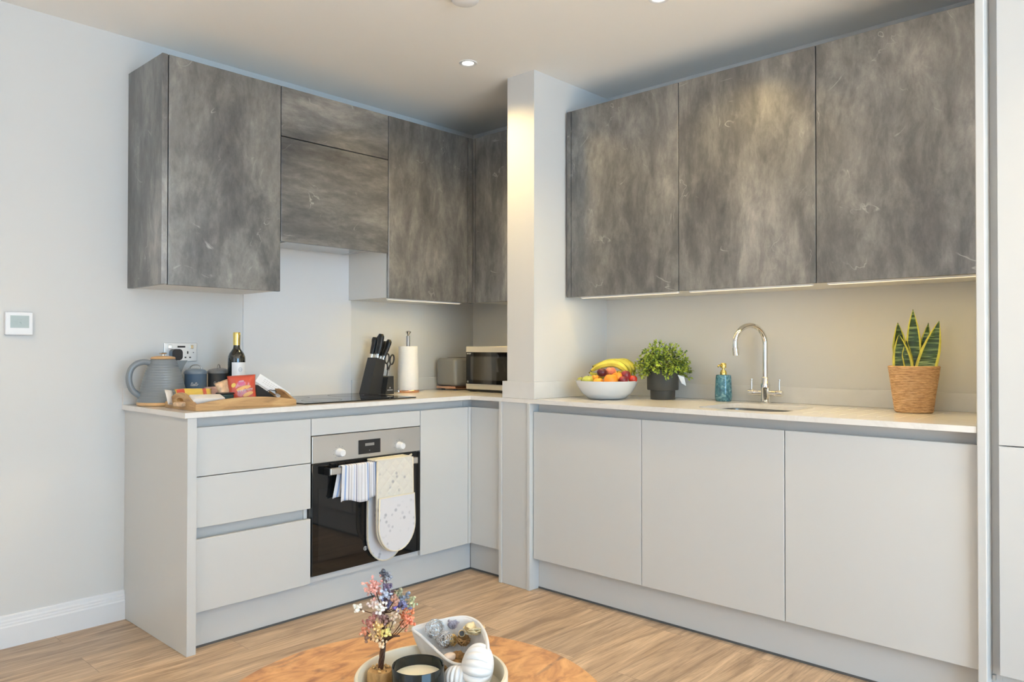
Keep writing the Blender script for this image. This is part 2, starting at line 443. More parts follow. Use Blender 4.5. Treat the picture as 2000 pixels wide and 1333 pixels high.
# left run
t = thing('end_panel', 'white end panel closing the left side of the base units', 'panel', (XE+0.017, -0.3, 0))
obj('side_board', box(XE, -2.0205, -0.606, -0.0005, 0.0005, ZU-0.0005, 0.0015), CAB, t)
XD0, XD1, XO1, XC1 = -2.0200, -1.5216, -0.9216, -0.6033
t = base_unit('drawer_cabinet', 'white handleless three-drawer base unit under the wooden tray', 'cabinet', bA, XD0, XD1, DF)
for z0, z1 in ((0.6605, ZD), (0.467, 0.6575), (ZB, 0.4237)):
    obj('drawer', panel(bA, XD0, XD1, DF, z0, z1), CAB, t)
bm = bmesh.new(); bA(bm, XD0, XD1, DF-0.050, DF-0.042, 0.39, 0.50); bA(bm, XD0, XD1, DF-0.042, DF-DT-0.002, 0.39, 0.396)
obj('middle_grip_rail', bm, RAIL, t)
t = thing('oven_housing', 'white base unit that holds the built-in oven', 'cabinet', ((XD1+XO1)/2, -0.3, ZB))
bm = bmesh.new()
bA(bm, XD1+0.0005, XD1+0.0025, 0.02, 0.555, ZB, 0.84); bA(bm, XO1-0.0025, XO1-0.0005, 0.02, 0.555, ZB, 0.84)
bA(bm, XD1+0.003, XO1-0.003, 0.02, 0.565, ZB-0.001, ZB+0.018); obj('carcass', bm, CARC, t)
obj('fascia', panel(bA, XD1, XO1, DF, 0.7735, ZD), CAB, t)
bm = bmesh.new(); bA(bm, XD1, XO1, DF-0.050, DF-0.042, 0.80, ZU-0.0005); obj('grip_rail', bm, RAIL, t)
bm = bmesh.new(); bA(bm, XD1+0.002, XO1-0.002, 0.548, DF-0.014, ZB, 0.172); obj('sill', bm, CAB, t)
t = base_unit('base_cabinet', 'narrow white base unit with one door right of the oven', 'cabinet', bA, XO1, XC1, DF)
obj('door', panel(bA, XO1, XC1, DF, ZB, ZD), CAB, t)
# corner
t = thing('corner_cabinet', 'white corner base unit with the narrow shaded door below the microwave', 'cabinet', (-0.3, -0.6, ZB))
bm = bmesh.new(); bB(bm, 0.02, 0.036, 0.02, 0.545, ZB, 0.84); bB(bm, 0.795, 0.811, 0.02, 0.545, ZB, 0.84); bB(bm, 0.036, 0.795, 0.02, 0.545, ZB, ZB+0.016)
obj('carcass', bm, CARC, t)
bm = bmesh.new(); addbox(bm, XC1+0.0015, -0.567, -DF, -0.5735, ZB, ZD, 0.001)
obj('corner_post', bm, CAB, t)
bm = bmesh.new(); bB(bm, 0.5925, 0.8115, BF-DT, BF, ZB, ZD, 0.0016); obj('door', bm, CAB, t)
bm = bmesh.new(); addbox(bm, -0.601, -0.543, -0.548, -0.540, 0.80, ZU-0.0005); bB(bm, 0.548, 0.812, BF-0.050, BF-0.042, 0.80, ZU-0.0005)
obj('grip_rail', bm, RAIL, t)
# cladding below the pier
t = thing('pier_cladding', 'floor-length white panels closing the gap below the boxed pier', 'panel', (-0.58, -0.92, 0))
obj('side_board', box(-0.609, -0.30, -0.8305, -0.8132, 0.0005, ZU-0.0005, 0.001), CAB, t)
obj('front_board', box(-0.6035, -0.585, -0.9965, -0.8315, 0.0005, ZU-0.0005, 0.001), CAB, t)
obj('side_board', box(-0.609, -0.30, -1.0145, -0.9975, 0.0005, ZU-0.0005, 0.001), CAB, t)
# right run
YB = [1.0334, 1.6233, 2.2415, 2.8590]
labs = ['white base unit with one tall door beside the pier, under the fruit bowl',
        'white base unit with one tall door under the sink',
        'white base unit with the widest door, next to the tall panel']
for k in range(3):
    s0 = YB[k] if k else 1.0155
    t = base_unit('base_cabinet', labs[k], 'cabinet', bB, s0, YB[k+1], BF, 'white base units below the sink worktop')
    obj('door', panel(bB, s0+0.001 if k == 0 else YB[k], YB[k+1], BF, ZB, ZD), CAB, t)
# plinths
pb_ = tag(obj('plinth_board', box(-2.0195, -0.5455, -0.545, -0.530, 0.0005, 0.147), CAB), 'recessed white plinth board under the oven and drawers', 'plinth')
obj('shade_strip', box(-2.0195, -0.5455, -0.5475, -0.5455, 0.0003, 0.0085), DARKSHADE, pb_)  # shade line at the plinth foot, painted as a dark strip
pb_ = tag(obj('plinth_board', box(-0.543, -0.528, -0.8125, -0.5455, 0.0005, 0.147), CAB), 'short white plinth board in the corner left of the pier panels', 'plinth')
obj('shade_strip', box(-0.5455, -0.5435, -0.8125, -0.5480, 0.0003, 0.0085), DARKSHADE, pb_)
pb_ = tag(obj('plinth_board', box(-0.543, -0.528, -2.859, -1.0155, 0.0005, 0.147), CAB), 'long recessed white plinth board under the sink units', 'plinth')
obj('shade_strip', box(-0.5455, -0.5435, -2.859, -1.0155, 0.0003, 0.0085), DARKSHADE, pb_)

# worktop
outer = [(-2.068, -0.0005), (-2.068, -0.611), (-0.607, -0.611), (-0.607, -2.8595), (-0.0005, -2.8595), (-0.0005, PY1-0.0005), (PX-0.0005, PY1-0.0005), (PX-0.0005, PY0+0.0005), (-0.0005, PY0+0.0005), (-0.0005, -0.0005)]
SX0, SX1, SY0, SY1 = -0.515, -0.165, -2.20, -1.83
hole = rrect(SX0, SX1, SY0, SY1, 0.06)
t = thing('worktop', 'pale stone L-shaped worktop running from the kettle to the tall panel', 'worktop', (-0.6, -0.61, ZU))
obj('slab', loops_solid(outer, [hole], ZU, ZT), QUARTZ, t)
bm = bmesh.new()
for k in range(7):
    y = -2.275 - k*0.063
    addtube(bm, [(-0.50+0.004*k, y, ZT-0.0009), (-0.12, y, ZT-0.0009)], 0.0018, 8)
obj('drainer_ribs', bm, QUARTZ, t)
t = thing('upstand', 'low pale upstand strip along the back of the worktop', 'upstand', (-0.6, -0.01, ZT))
zs = 0.976; e = 0.0007
obj('strip', box(-2.067, -1.5255, -0.016, -e, ZT+e, zs), UPST, t)
obj('strip', box(-0.9105, -0.0165, -0.016, -e, ZT+e, zs), UPST, t)
obj('strip', box(-0.016, -e, PY0+0.017, -0.0165, ZT+e, zs), UPST, t)
obj('strip', box(PX-0.004, -0.0165, PY0+e, PY0+0.0165, ZT+e, zs+0.01), UPST, t)
obj('strip', box(PX-0.017, PX-e, PY1-0.0165, PY0+0.0165, ZT+e, zs+0.010), UPST, t)
obj('strip', box(PX+0.0, -0.0165, PY1-0.0165, PY1-e, ZT+e, zs+0.010), UPST, t)
obj('strip', box(-0.016, -e, -2.8595, PY1-0.017, ZT+e, zs), UPST, t)
tag(obj('splashback', box(-1.525, -0.911, -0.008, -0.0006, ZT+0.0007, 1.66, 0.001), SPLASH), 'tall glossy pale splashback panel on the wall behind the hob', 'splashback')

# wall units, left
U0, U1 = 1.4008, 2.3193
XU0, XU1, XU2, XU3 = -2.049, -2.0247, -1.5275, -0.929
t = thing('wall_cabinet', 'dark concrete-effect wall unit at the left end, over the kettle', 'cabinet', (-1.79, -0.17, U0), 'dark wall units')
obj('end_board', box(XU0, XU1-0.002, -UF, -0.0006, U0, U1, 0.001), CONC_V2, t)
obj('carcass', carcass(bA, XU1-0.002, XU2, 0.001, UF-DT-0.003, U0+0.001, U1-0.001, True), CARC, t)
obj('door', panel(bA, XU1, XU2, UF, U0-0.002, U1), CONC_V, t)
t = thing('extractor_cabinet', 'dark concrete-effect wall unit over the hob, shorter with two flaps', 'cabinet', (-1.23, -0.17, 1.63), 'dark wall units')
obj('carcass', carcass(bA, XU2, XU3, 0.001, UF-DT-0.003, 1.665, U1-0.001, True), CARC, t)
obj('flap', panel(bA, XU2, XU3, UF, 2.0965, U1), CONC_H, t)
obj('flap', panel(bA, XU2, XU3, UF, 1.6241, 2.0925), CONC_H, t)
hood = obj('extractor_hood', box(XU2+0.02, XU3-0.02, -0.325, -0.02, 1.640, 1.6645), STEEL, t)
obj('filter', box(XU2+0.08, XU3-0.08, -0.30, -0.05, 1.636, 1.6395), STEELD, hood)
t = thing('wall_cabinet', 'dark concrete-effect wall unit right of the extractor, over the knife block', 'cabinet', (-0.64, -0.17, U0), 'dark wall units')
obj('carcass', carcass(bA, XU3, -0.362, 0.001, UF-DT-0.003, U0+0.001, U1-0.001, True), CARC, t)
obj('door', panel(bA, XU3, -0.378, UF, U0-0.002, U1), CONC_V2, t)
obj('corner_post', box(-0.3765, -0.3405, -UF, -UF+DT, U0-0.002, U1, 0.001), CONC_V2, t)
t = thing('wall_cabinet', 'dark concrete-effect corner wall unit in shade, over the microwave', 'cabinet', (-0.17, -0.6, U0), 'dark wall units')
obj('carcass', carcass(bB, UF+0.002, -PY0-0.0005, 0.001, UF-DT-0.010, U0+0.001, U1-0.001, True), CARC, t)
bm = bmesh.new(); bB(bm, UF-DT+0.0195, UF+0.020, 0.341-DT, 0.341, U0-0.002, U1, 0.001); obj('corner_post', bm, CONC_V2, t)
obj('door', panel(bB, UF+0.0215, -PY0-0.001, 0.341, U0-0.002, U1), CONC_V2, t)
# wall units, right
UB = 0.357
YU = [1.0643, 1.6671, 2.27, 2.8077]
YU[3] = 2.8585
labs = ['dark concrete-effect wall unit beside the pier, left of the three over the sink run',
        'dark concrete-effect wall unit in the middle, above the tap',
        'dark concrete-effect wall unit at the right, above the basket plant']
for k in range(3):
    s0, s1 = YU[k], YU[k+1]
    t = thing('wall_cabinet', labs[k], 'cabinet', (-0.18, -(s0+s1)/2, U0), 'dark wall units')
    obj('carcass', carcass(bB, s0-(0.025 if k == 0 else 0), s1, 0.001, UB-DT-0.003, U0+0.001, U1-0.001, True), CARC, t)
    obj('door', panel(bB, s0, s1, UB, U0-0.002, U1), (CONC_V, CONC_V2, CONC_V)[k], t)
    if k == 0:
        obj('filler_strip', box(-UB, -UB+DT, -1.0628, -1.0375, U0-0.002, U1, 0.001), CONC_V, t)

# tall housing at the right edge
t = thing('tall_cabinet', 'tall white cabinet and side panel at the right edge, with two doors', 'cabinet', (-0.3, -3.2, 0.0), None)
obj('side_board', box(-0.612, -0.0005, -2.8862, -2.8605, 0.0005, ZC-0.0005, 0.003), CAB, t)
obj('carcass', carcass(bB, 2.9135, 3.50, 0.001, BF-DT-0.003, 0.149, ZC-0.003, True), CARC, t)
obj('side_rail', box(-0.545, -0.537, -2.913, -2.8865, 0.12, ZC-0.002), RAIL, t)
obj('rail_end_clip', box(-0.560, -0.5455, -2.897, -2.889, 0.120, 0.136), STEEL, t)
obj('door', panel(bB, 2.912, 3.50, BF, 0.149, 0.8475), CAB, t)
obj('door', panel(bB, 2.912, 3.50, BF, 0.8505, ZC-0.02), CAB, t)
obj('plinth', box(-0.543, -0.528, -3.50, -2.8868, 0.0005, 0.147), CAB, t)
t = thing('tall_cabinet', 'tall white cabinet added out of view beside the first, to block window light', 'cabinet', (-0.3, -3.9, 0.0), None)  # added out of view to keep window light off the right wall
obj('carcass', box(-BF+DT+0.003, -0.001, -4.30, -3.5035, 0.0005, ZC-0.003), CARC, t)
obj('door', panel(bB, 3.503, 4.30, BF, 0.149, ZC-0.02), CAB, t)

# ------------------------------------------------------------------ oven
ox0, ox1 = XD1+0.003, XO1-0.003
t = thing('oven', 'built-in black glass oven with a stainless control panel', 'oven', ((ox0+ox1)/2, -0.3, 0.176))
obj('body', box(ox0+0.004, ox1-0.004, -0.568, -0.05, 0.178, 0.768), STEELD, t)
cp = obj('control_panel', box(ox0, ox1, -0.593, -0.569, 0.6545, 0.7705, 0.002), STEEL, t)
dr = obj('oven_door', box(ox0, ox1, -0.593, -0.569, 0.1765, 0.6505, 0.002), BLACKG, t)
ds = obj('display', box(-1.282, -1.162, -0.5945, -0.5932, 0.6715, 0.7345), BLACK, t)
obj('readout', box(-1.247, -1.197, -0.5950, -0.5946, 0.7065, 0.7185), mat('lit_grey_readout', (0.25, 0.25, 0.25), 0.4), ds)
obj('readout', box(-1.225, -1.220, -0.5950, -0.5946, 0.683, 0.6875), INKD, ds)
for kx in (-1.389+0.006, -1.052):
    kn = obj('knob', lathe([(0, 0.030), (0.013, 0.030), (0.0155, 0.027), (0.017, 0.006), (0.019, 0.0)], (kx, -0.5931, 0.6905), 28, axis=(0, -1, 0)), WHITEP, t, smooth=40)
    kn['label'] = 'pale round control knob'
    bm = bmesh.new()
    for k in range(9):
        a = PI*1.25 - k*PI*1.5/8
        p = Vector((kx + 0.029*math.cos(a), -0.5934, 0.6905 + 0.029*math.sin(a)))
        addbox(bm, p.x-0.0012, p.x+0.0012, p.y-0.0003, p.y+0.0002, p.z-0.0012, p.z+0.0012)
    obj('dial_marks', bm, INKD, kn)
hb = obj('handle', box(-1.458, -0.977, -0.640, -0.624, 0.605, 0.633, 0.003), STEEL, t)
for hx in (-1.462, -0.985):
    obj('handle_bracket', box(hx, hx+0.012, -0.638, -0.5932, 0.602, 0.634, 0.002), BLACK, t)
# window of the oven seen behind the glass
mk = mat('inner_oven_glass', (0.010, 0.010, 0.010), 0.04, spec=0.6)
obj('inner_window', box(-1.488, -0.957, -0.5935, -0.5931, 0.235, 0.545), mk, dr)
# round emblem and name on the door
bm = lathe([(0.0095, 0), (0.0095, 0.0006), (0.0075, 0.0006), (0.0075, 0)], (-1.244, -0.5936, 0.2475), 24, axis=(0, -1, 0))
addbox(bm, -1.2455, -1.2425, -0.5942, -0.5936, 0.2405, 0.2545); addbox(bm, -1.2485, -1.2395, -0.5942, -0.5936, 0.2465, 0.2485)
obj('emblem', bm, INKW, dr)
lettering('lettering', 'BOSCH', INKW, dr, (-1.197, -0.5938, 0.2475), (1, 0, 0), (0, 0, 1), 0.018)

# towel over the handle
def stripes():
    mt, nt, b = newmat('blue_striped_cotton')
    tc = nt.nodes.new('ShaderNodeTexCoord'); sx = nt.nodes.new('ShaderNodeSeparateXYZ')
    uv = nt.nodes.new('ShaderNodeUVMap'); nt.links.new(uv.outputs[0], sx.inputs[0])
    r = nt.nodes.new('ShaderNodeValToRGB'); r.color_ramp.interpolation = 'CONSTANT'; e = r.color_ramp.elements
    W = (0.74, 0.75, 0.80); B = (0.30, 0.42, 0.68); N = (0.16, 0.18, 0.25); Y = (0.46, 0.45, 0.45)
    st = [(0, W), (.08, B), (.12, W), (.17, N), (.185, W), (.25, Y), (.265, W), (.33, B), (.34, W), (.385, N), (.405, W), (.43, Y), (.445, W), (.54, N), (.55, W), (.62, Y), (.635, W), (.68, B), (.715, W), (.74, N), (.755, W), (.80, Y), (.81, W), (.86, N), (.875, W), (.90, B), (.935, W), (.96, N)]
    while len(e) < len(st): e.new(0.5)
    for k, (p, c) in enumerate(st): e[k].position = p; e[k].color = (*c, 1)
    nt.links.new(sx.outputs[0], r.inputs[0]); nt.links.new(r.outputs[0], b.inputs['Base Color'])
    b.inputs['Roughness'].default_value = 0.9
    return mt
def drape(xl, xr, ytop, zt, front_drop, back_drop, yfr, ybk, n=40, wave=0.004, folds=5, flare=0.0, shift=0.0):
    """cloth folded over a bar: front layer, top turn, back layer; returns bmesh with uv"""
    bm = bmesh.new(); uvl = bm.loops.layers.uv.new('UVMap')
    path = []
    for k in range(13): path.append((yfr, zt-front_drop*(1-k/12.0), 'f', 1-k/12.0))
    for k in range(1, 6):
        a = PI*k/6; path.append(((yfr+ybk)/2 + (yfr-ybk)/2*math.cos(a), zt+0.15*abs(yfr-ybk)*math.sin(a), 't', 0))
    for k in range(10): path.append((ybk, zt-back_drop*k/9.0, 'b', k/9.0))
    rows = []
    for (y, z, kd, q) in path:
        row = []
        for i in range(n+1):
            u = i/n
            ww = wave*(0.25+q)*math.sin(folds*2*PI*u + (0.8 if kd == 'b' else 0))
            x = xl + (xr-xl)*u + flare*(u-0.5)*q + (shift*q if kd == 'b' else 0)
            dz = 0.010*q*math.sin(2.3*PI*u+0.6) if kd != 't' else 0
            row.append((bm.verts.new((x, y + (ww if kd != 'b' else ww*0.3), z+dz)), u))
        rows.append(row)
    for A, B in zip(rows[:-1], rows[1:]):
        for i in range(n):
            f = bm.faces.new((A[i][0], A[i+1][0], B[i+1][0], B[i][0]))
            for lp, uu in zip(f.loops, (A[i][1], A[i+1][1], B[i+1][1], B[i][1])): lp[uvl].uv = (uu, 0)
    return bm
tw = obj('tea_towel', drape(-1.404, -1.216, -0.64, 0.636, 0.156, 0.142, -0.6465, -0.6195, wave=0.003, folds=4, flare=0.012, shift=-0.024), stripes(), smooth=True)
sol = tw.modifiers.new('thickness', 'SOLIDIFY'); sol.thickness = 0.002; sol.offset = 0
tag(tw, 'white tea towel with blue and grey stripes folded over the oven handle', 'towel')

# double oven glove over the handle
def glove_mat(name, lattice):
    mt, nt, b = newmat(name)
    v = objcoord(nt)
    n = tex(nt, 'Voronoi', objcoord(nt, (1, 0.1, 1)), Scale=34)
    f = ramp(nt, n.outputs['Distance'], [(0.16, (1, 1, 1)), (0.34, (0, 0, 0))])
    mk = tex(nt, 'Noise', v, Scale=16, Detail=2)
    mf = ramp(nt, mk.outputs['Fac'], [(0.42, (0, 0, 0)), (0.56, (0.6, 0.6, 0.6))])
    ff = mixc(nt, 1.0, f, mf, 'MULTIPLY')
    base = (0.70, 0.68, 0.62) if lattice else (0.70, 0.70, 0.73)
    c = mixc(nt, ff, base, (0.25, 0.27, 0.33))
    b.inputs['Roughness'].default_value = 0.9
    if lattice:
        # diamond quilting as relief
        ws = []
        for sgn in (1, -1):
            w_ = tex(nt, 'Wave', objcoord(nt, (1, 1, 1), (0, 0, 0), (0, sgn*PI/4, 0)), Scale=9.0, bands_direction='X')
            ws.append(w_.outputs['Fac'])
        mm = nt.nodes.new('ShaderNodeMath'); mm.operation = 'MINIMUM'
        nt.links.new(ws[0], mm.inputs[0]); nt.links.new(ws[1], mm.inputs[1])
        pw = nt.nodes.new('ShaderNodeMath'); pw.operation = 'POWER'; pw.inputs[1].default_value = 0.4; nt.links.new(mm.outputs[0], pw.inputs[0])
        bp = nt.nodes.new('ShaderNodeBump'); bp.inputs['Strength'].default_value = 0.45; bp.inputs['Distance'].default_value = 0.005
        nt.links.new(pw.outputs[0], bp.inputs['Height']); nt.links.new(bp.outputs[0], b.inputs['Normal'])
    nt.links.new(c, b.inputs['Base Color'])
    return mt
GLQ = glove_mat('quilted_printed_cotton', True); GLP = glove_mat('printed_cotton', False)
BIND = mat('cream_binding', (0.74, 0.68, 0.54), 0.9)
def tongue(xc, w, ztop, zbot, n=14):
    """outline of a hanging glove end: straight sides, rounded bottom"""
    pts = [(xc-w*0.48, ztop), (xc-w*0.5, (ztop+zbot)/2)]
    r = w*0.5
    for k in range(n+1):
        a = PI + PI*k/n
        pts.append((xc + r*math.cos(a), zbot + r*1.15 + r*1.15*math.sin(a)))
    pts += [(xc+w*0.5, (ztop+zbot)/2), (xc+w*0.48, ztop)]
    return pts
t = thing('oven_glove', 'cream patterned double oven glove with a quilted top hanging over the oven handle', 'oven glove', (-1.13, -0.65, 0.2))
def pad(poly, yf, yb, puff, material, name, parent):
    bm = bmesh.new(); addprism(bm, poly, lambda a, b, d: Vector((a, d, b)), yf, yb)
    fs = [f for f in bm.faces if len(f.verts) > 4 and f.calc_center_median().y < (yf+yb)/2+1e-4 and abs(f.normal.y) >= 0]
    f0 = min((f for f in bm.faces if len(f.verts) > 4), key=lambda f: f.calc_center_median().y)
    r = bmesh.ops.inset_individual(bm, faces=[f0], thickness=0.012, depth=0)
    for v in f0.verts: v.co.y -= puff
    return obj(name, bm, material, parent, smooth=30)
def binding(poly, y, name, parent, closed=False):
    obj(name, tube([(a, y, b) for a, b in poly] + ([(poly[0][0], y, poly[0][1])] if closed else []), 0.0032, 8), BIND, parent, smooth=True)
# hidden turn over the bar and the rear half
bk = tongue(-1.142, 0.205, 0.640, 0.178)
pad(bk, -0.612, -0.601, 0.001, GLP, 'rear_pocket', t); binding(bk, -0.6125, 'rear_binding', t)
bm = bmesh.new(); addbox(bm, -1.243, -1.040, -0.666, -0.601, 0.6425, 0.6505, 0.0035); obj('turnover', bm, BIND, t)
fr = tongue(-1.130, 0.208, 0.644, 0.228)
pad(fr, -0.664, -0.6545, 0.002, GLQ, 'quilted_front', t); binding(fr, -0.6645, 'front_binding', t)
pk = [(a, min(b, 0.478)) for a, b in tongue(-1.130, 0.206, 0.478, 0.230)]
pad(pk, -0.677, -0.667, 0.003, GLP, 'front_pocket', t); binding(pk, -0.6785, 'pocket_binding', t, True)
obj('hanging_loop', tube([(-1.052, -0.652, 0.640), (-1.040, -0.656, 0.652), (-1.028, -0.654, 0.655), (-1.030, -0.650, 0.644), (-1.046, -0.646, 0.638)], 0.004, 8, flat=0.4), BIND, t, smooth=True)

# ------------------------------------------------------------------ hob
t = thing('hob', 'flat black glass hob set on the worktop above the oven', 'hob', (-1.21, -0.30, ZT))
obj('glass_plate', box(-1.530, -0.915, -0.552, -0.065, ZT+0.0005, ZT+0.0055, 0.0015), BLACKG, t)
for cx, cy, r in ((-1.36, -0.42, 0.09), (-1.36, -0.19, 0.07), (-1.07, -0.42, 0.07), (-1.07, -0.19, 0.09)):
    obj('zone_ring', lathe([(r, 0), (r, 0.0003), (r-0.0015, 0.0003), (r-0.0015, 0)], (cx, cy, ZT+0.0056), 40), INKD, t)

# ------------------------------------------------------------------ socket and thermostat
t = thing('double_socket', 'chrome double wall socket behind the kettle', 'socket', (-1.8225, -0.004, 1.1275))
obj('faceplate', box(-1.896, -1.749, -0.009, -0.0006, 1.086, 1.169, 0.002), mat('satin_chrome', (0.78, 0.78, 0.78), 0.3, metal=0.75), t)
for k, sx in enumerate((-1.872, -1.775)):
    obj('switch', box(sx-0.008, sx+0.008, -0.0145, -0.0092, 1.143, 1.160, 0.002), CHROME, t)
bm = bmesh.new(); addbox(bm, -1.838, -1.803, -0.0096, -0.0092, 1.148, 1.156)
addbox(bm, -1.795, -1.789, -0.0096, -0.0092, 1.120, 1.132); addbox(bm, -1.806, -1.798, -0.0096, -0.0092, 1.101, 1.107); addbox(bm, -1.785, -1.777, -0.0096, -0.0092, 1.101, 1.107)
addbox(bm, -1.768, -1.764, -0.0096, -0.0092, 1.124, 1.128)
obj('socket_holes', bm, BLACK, t)
t = thing('plug', 'black plug pushed into the chrome socket', 'plug', (-1.853, -0.02, 1.118))
bm = bmesh.new(); addprism(bm, rrect(-1.875, -1.829, 1.092, 1.142, 0.016), lambda a, b, d: Vector((a, d, b)), -0.044, -0.0100)
obj('plug_body', bm, BLACK, t, smooth=40)
obj('cable', tube([(-1.853, -0.035, 1.094), (-1.856, -0.036, 1.05), (-1.866, -0.034, 0.99), (-1.880, -0.030, 0.94), (-1.895, -0.028, 0.912), (-1.93, -0.026, 0.9085)], 0.003, 8), BLACK, t, smooth=True)
t = thing('thermostat', 'square white wall thermostat with a grey screen, on the left wall', 'thermostat', (-2.4515, -0.01, 1.2405))
obj('housing', box(-2.498, -2.405, -0.020, -0.0006, 1.196, 1.285, 0.004, 3), WHITEP, t)
sc_ = obj('screen', box(-2.482, -2.419, -0.0212, -0.0201, 1.2235, 1.2710), LCD, t)
bm = bmesh.new()
for a, b_, c_, d_ in ((-2.462, 1.254, 0.020, 0.0012), (-2.468, 1.246, 0.012, 0.0012), (-2.452, 1.243, 0.006, 0.004), (-2.466, 1.238, 0.008, 0.0012), (-2.448, 1.237, 0.003, 0.006)):
    addbox(bm, a, a+c_, -0.0214, -0.0212, b_, b_+d_)
obj('readout', bm, mat('lcd_segments', (0.30, 0.37, 0.37), 0.4), sc_)

# ------------------------------------------------------------------ downlights and detector
def downlight(x, y, label, lens_on=True):
    t = thing('downlight', label, 'downlight', (x, y, ZC), 'recessed ceiling downlights')
    obj('trim_ring', lathe([(0.026, -0.001), (0.030, -0.004), (0.041, -0.004), (0.043, -0.0005)], (x, y, ZC), 40), TRIM, t, smooth=40)
    obj('lamp', lathe([(0, -0.0015), (0.026, -0.0015)], (x, y, ZC), 32), LAMP, t)
    l = bpy.data.lights.new('downlight_beam', 'SPOT'); l.energy = DOWN_POWER; l.color = WARM
    l.spot_size = math.radians(136); l.spot_blend = 1.0; l.shadow_soft_size = 0.03
    o = bpy.data.objects.new('downlight_beam', l); C.objects.link(o); o.parent = t; o.location = (0, 0, -0.012)
    return t
LAMP = mat('lit_lamp', (1, 1, 1), 0.4, emit=(1.0, 0.90, 0.74), est=14)
downlight(-0.857, -0.851, 'lit downlight in the ceiling in front of the pier, above the corner')
downlight(-0.820, -1.860, 'lit downlight at the top edge of the photo, above the sink run')
downlight(-1.250, -3.550, 'lit downlight in the ceiling above the tall cabinet')
for x, y, l_ in ((-3.3, -1.05, 'lit downlight in the ceiling above the bare left end of the back wall'), (-3.9, -4.9, 'lit downlight in the ceiling nearest the patio window'), (-4.5, -1.9, 'lit downlight in the ceiling nearest the left side window')):
    downlight(x, y, l_)
def fill_strip(x0, x1, y0, y1, label, watts):
    """slim warm strip added under a wall unit to brighten the wall below"""
    t = thing('added_fill_strip', label, 'added fill strip', ((x0+x1)/2, (y0+y1)/2, U0-0.008), 'added warm fill strips under the wall units')
    obj('housing', box(x0, x1, y0, y1, U0-0.007, U0-0.0005), WHITEP, t)
    obj('fill_strip_diffuser', box(x0+0.003, x1-0.003, y0+0.003, y1-0.003, U0-0.0085, U0-0.0072), FILLSTRIP, t)
    l = bpy.data.lights.new('fill_strip_beam', 'AREA'); l.shape = 'RECTANGLE'; l.size = x1-x0-0.004; l.size_y = y1-y0-0.004; l.energy = watts; l.color = (1.0, 0.68, 0.19)
    o = bpy.data.objects.new('fill_strip_beam', l); C.objects.link(o); o.parent = t; o.location = (0, 0, -0.0012)
FILLSTRIP = mat('lit_fill_strip_diffuser', (0.9, 0.9, 0.9), 0.5, emit=(1.0, 0.80, 0.48), est=0.8)  # glow of the added fill strips, no fitting is seen there
fill_strip(-0.325, -0.305, -1.64, -1.10, 'added warm fill strip under the wall unit beside the pier', 0.55)
fill_strip(-0.325, -0.305, -2.24, -1.70, 'added warm fill strip under the middle wall unit above the tap', 0.62)
fill_strip(-0.325, -0.305, -2.83, -2.30, 'added warm fill strip under the wall unit above the basket plant', 1.0)
fill_strip(-0.90, -0.40, -0.315, -0.295, 'added warm fill strip under the wall unit above the paper roll', 1.3)
p = at(908, -10, 'z', ZC)
t = thing('smoke_detector', 'round white detector on the ceiling at the top edge of the photo', 'smoke detector', (p.x, p.y, ZC))
obj('housing', lathe([(0.055, -0.0005), (0.055, -0.014), (0.048, -0.026), (0.03, -0.032), (0, -0.033)], (p.x, p.y, ZC), 40), WHITEP, t, smooth=40)

# ================================================================== things on the left worktop
def script_stroke(bm, p0, ex, ey, L, H, n, seed, r=0.0008):
    """a line of looping hand-lettering"""
    rnd = random.Random(seed); p0 = Vector(p0); ex = Vector(ex); ey = Vector(ey); pts = []
    for k in range(n*6+1):
        t = k/6.0
        pts.append(p0 + ex*(L*t/n + 0.25*L/n*math.sin(2*PI*t)) + ey*(H*(0.5+0.5*math.cos(2*PI*t))*(0.6+0.4*rnd.random())))
    return addtube(bm, pts, r, 5)

# ---- kettle
kp = at(318, 795, 'y', -0.13); kx, ky = kp.x, -0.13
t = thing('kettle', 'ribbed grey kettle with beech base ring and lid, left end of the worktop', 'kettle', (kx, ky, ZT))
obj('base_ring', lathe([(0, 0.0006), (0.098, 0.0006), (0.101, 0.004), (0.101, 0.012), (0.099, 0.015), (0, 0.015)], (kx, ky, ZT), 56), BEECH, t, smooth=40)
pr_ = [(0.0, 0.0155)]
for k in range(67):
    h = 0.0155 + 0.176*k/66.0; q = k/66.0
    r = 0.100 - 0.030*q - 0.020*q*q
    if 4 < k < 60: r += 0.0009*math.sin(2*PI*k/4.0)
    pr_.append((r, h))
pr_ += [(0.046, 0.194), (0, 0.194)]
obj('body', lathe(pr_, (kx, ky, ZT), 64), KETTLE, t, smooth=60)
ld = obj('lid', lathe([(0, 0.1945), (0.047, 0.1945), (0.049, 0.198), (0.046, 0.203), (0.026, 0.2075), (0, 0.2085)], (kx, ky, ZT), 48), BEECH, t, smooth=40)
obj('lid_knob', lathe([(0.006, 0.2075), (0.005, 0.214), (0.014, 0.2165), (0.017, 0.219), (0.014, 0.2225), (0, 0.2235)], (kx, ky, ZT), 32), CHROME, ld, smooth=40)
hd = Vector((-0.995, 0.10, 0)).normalized()
K0 = Vector((kx, ky, ZT))
ctrl_ = [(0.050, 0.178), (0.075, 0.183), (0.103, 0.176), (0.124, 0.156), (0.133, 0.128), (0.132, 0.098), (0.122, 0.070), (0.106, 0.052), (0.088, 0.040)]
ctrl = []
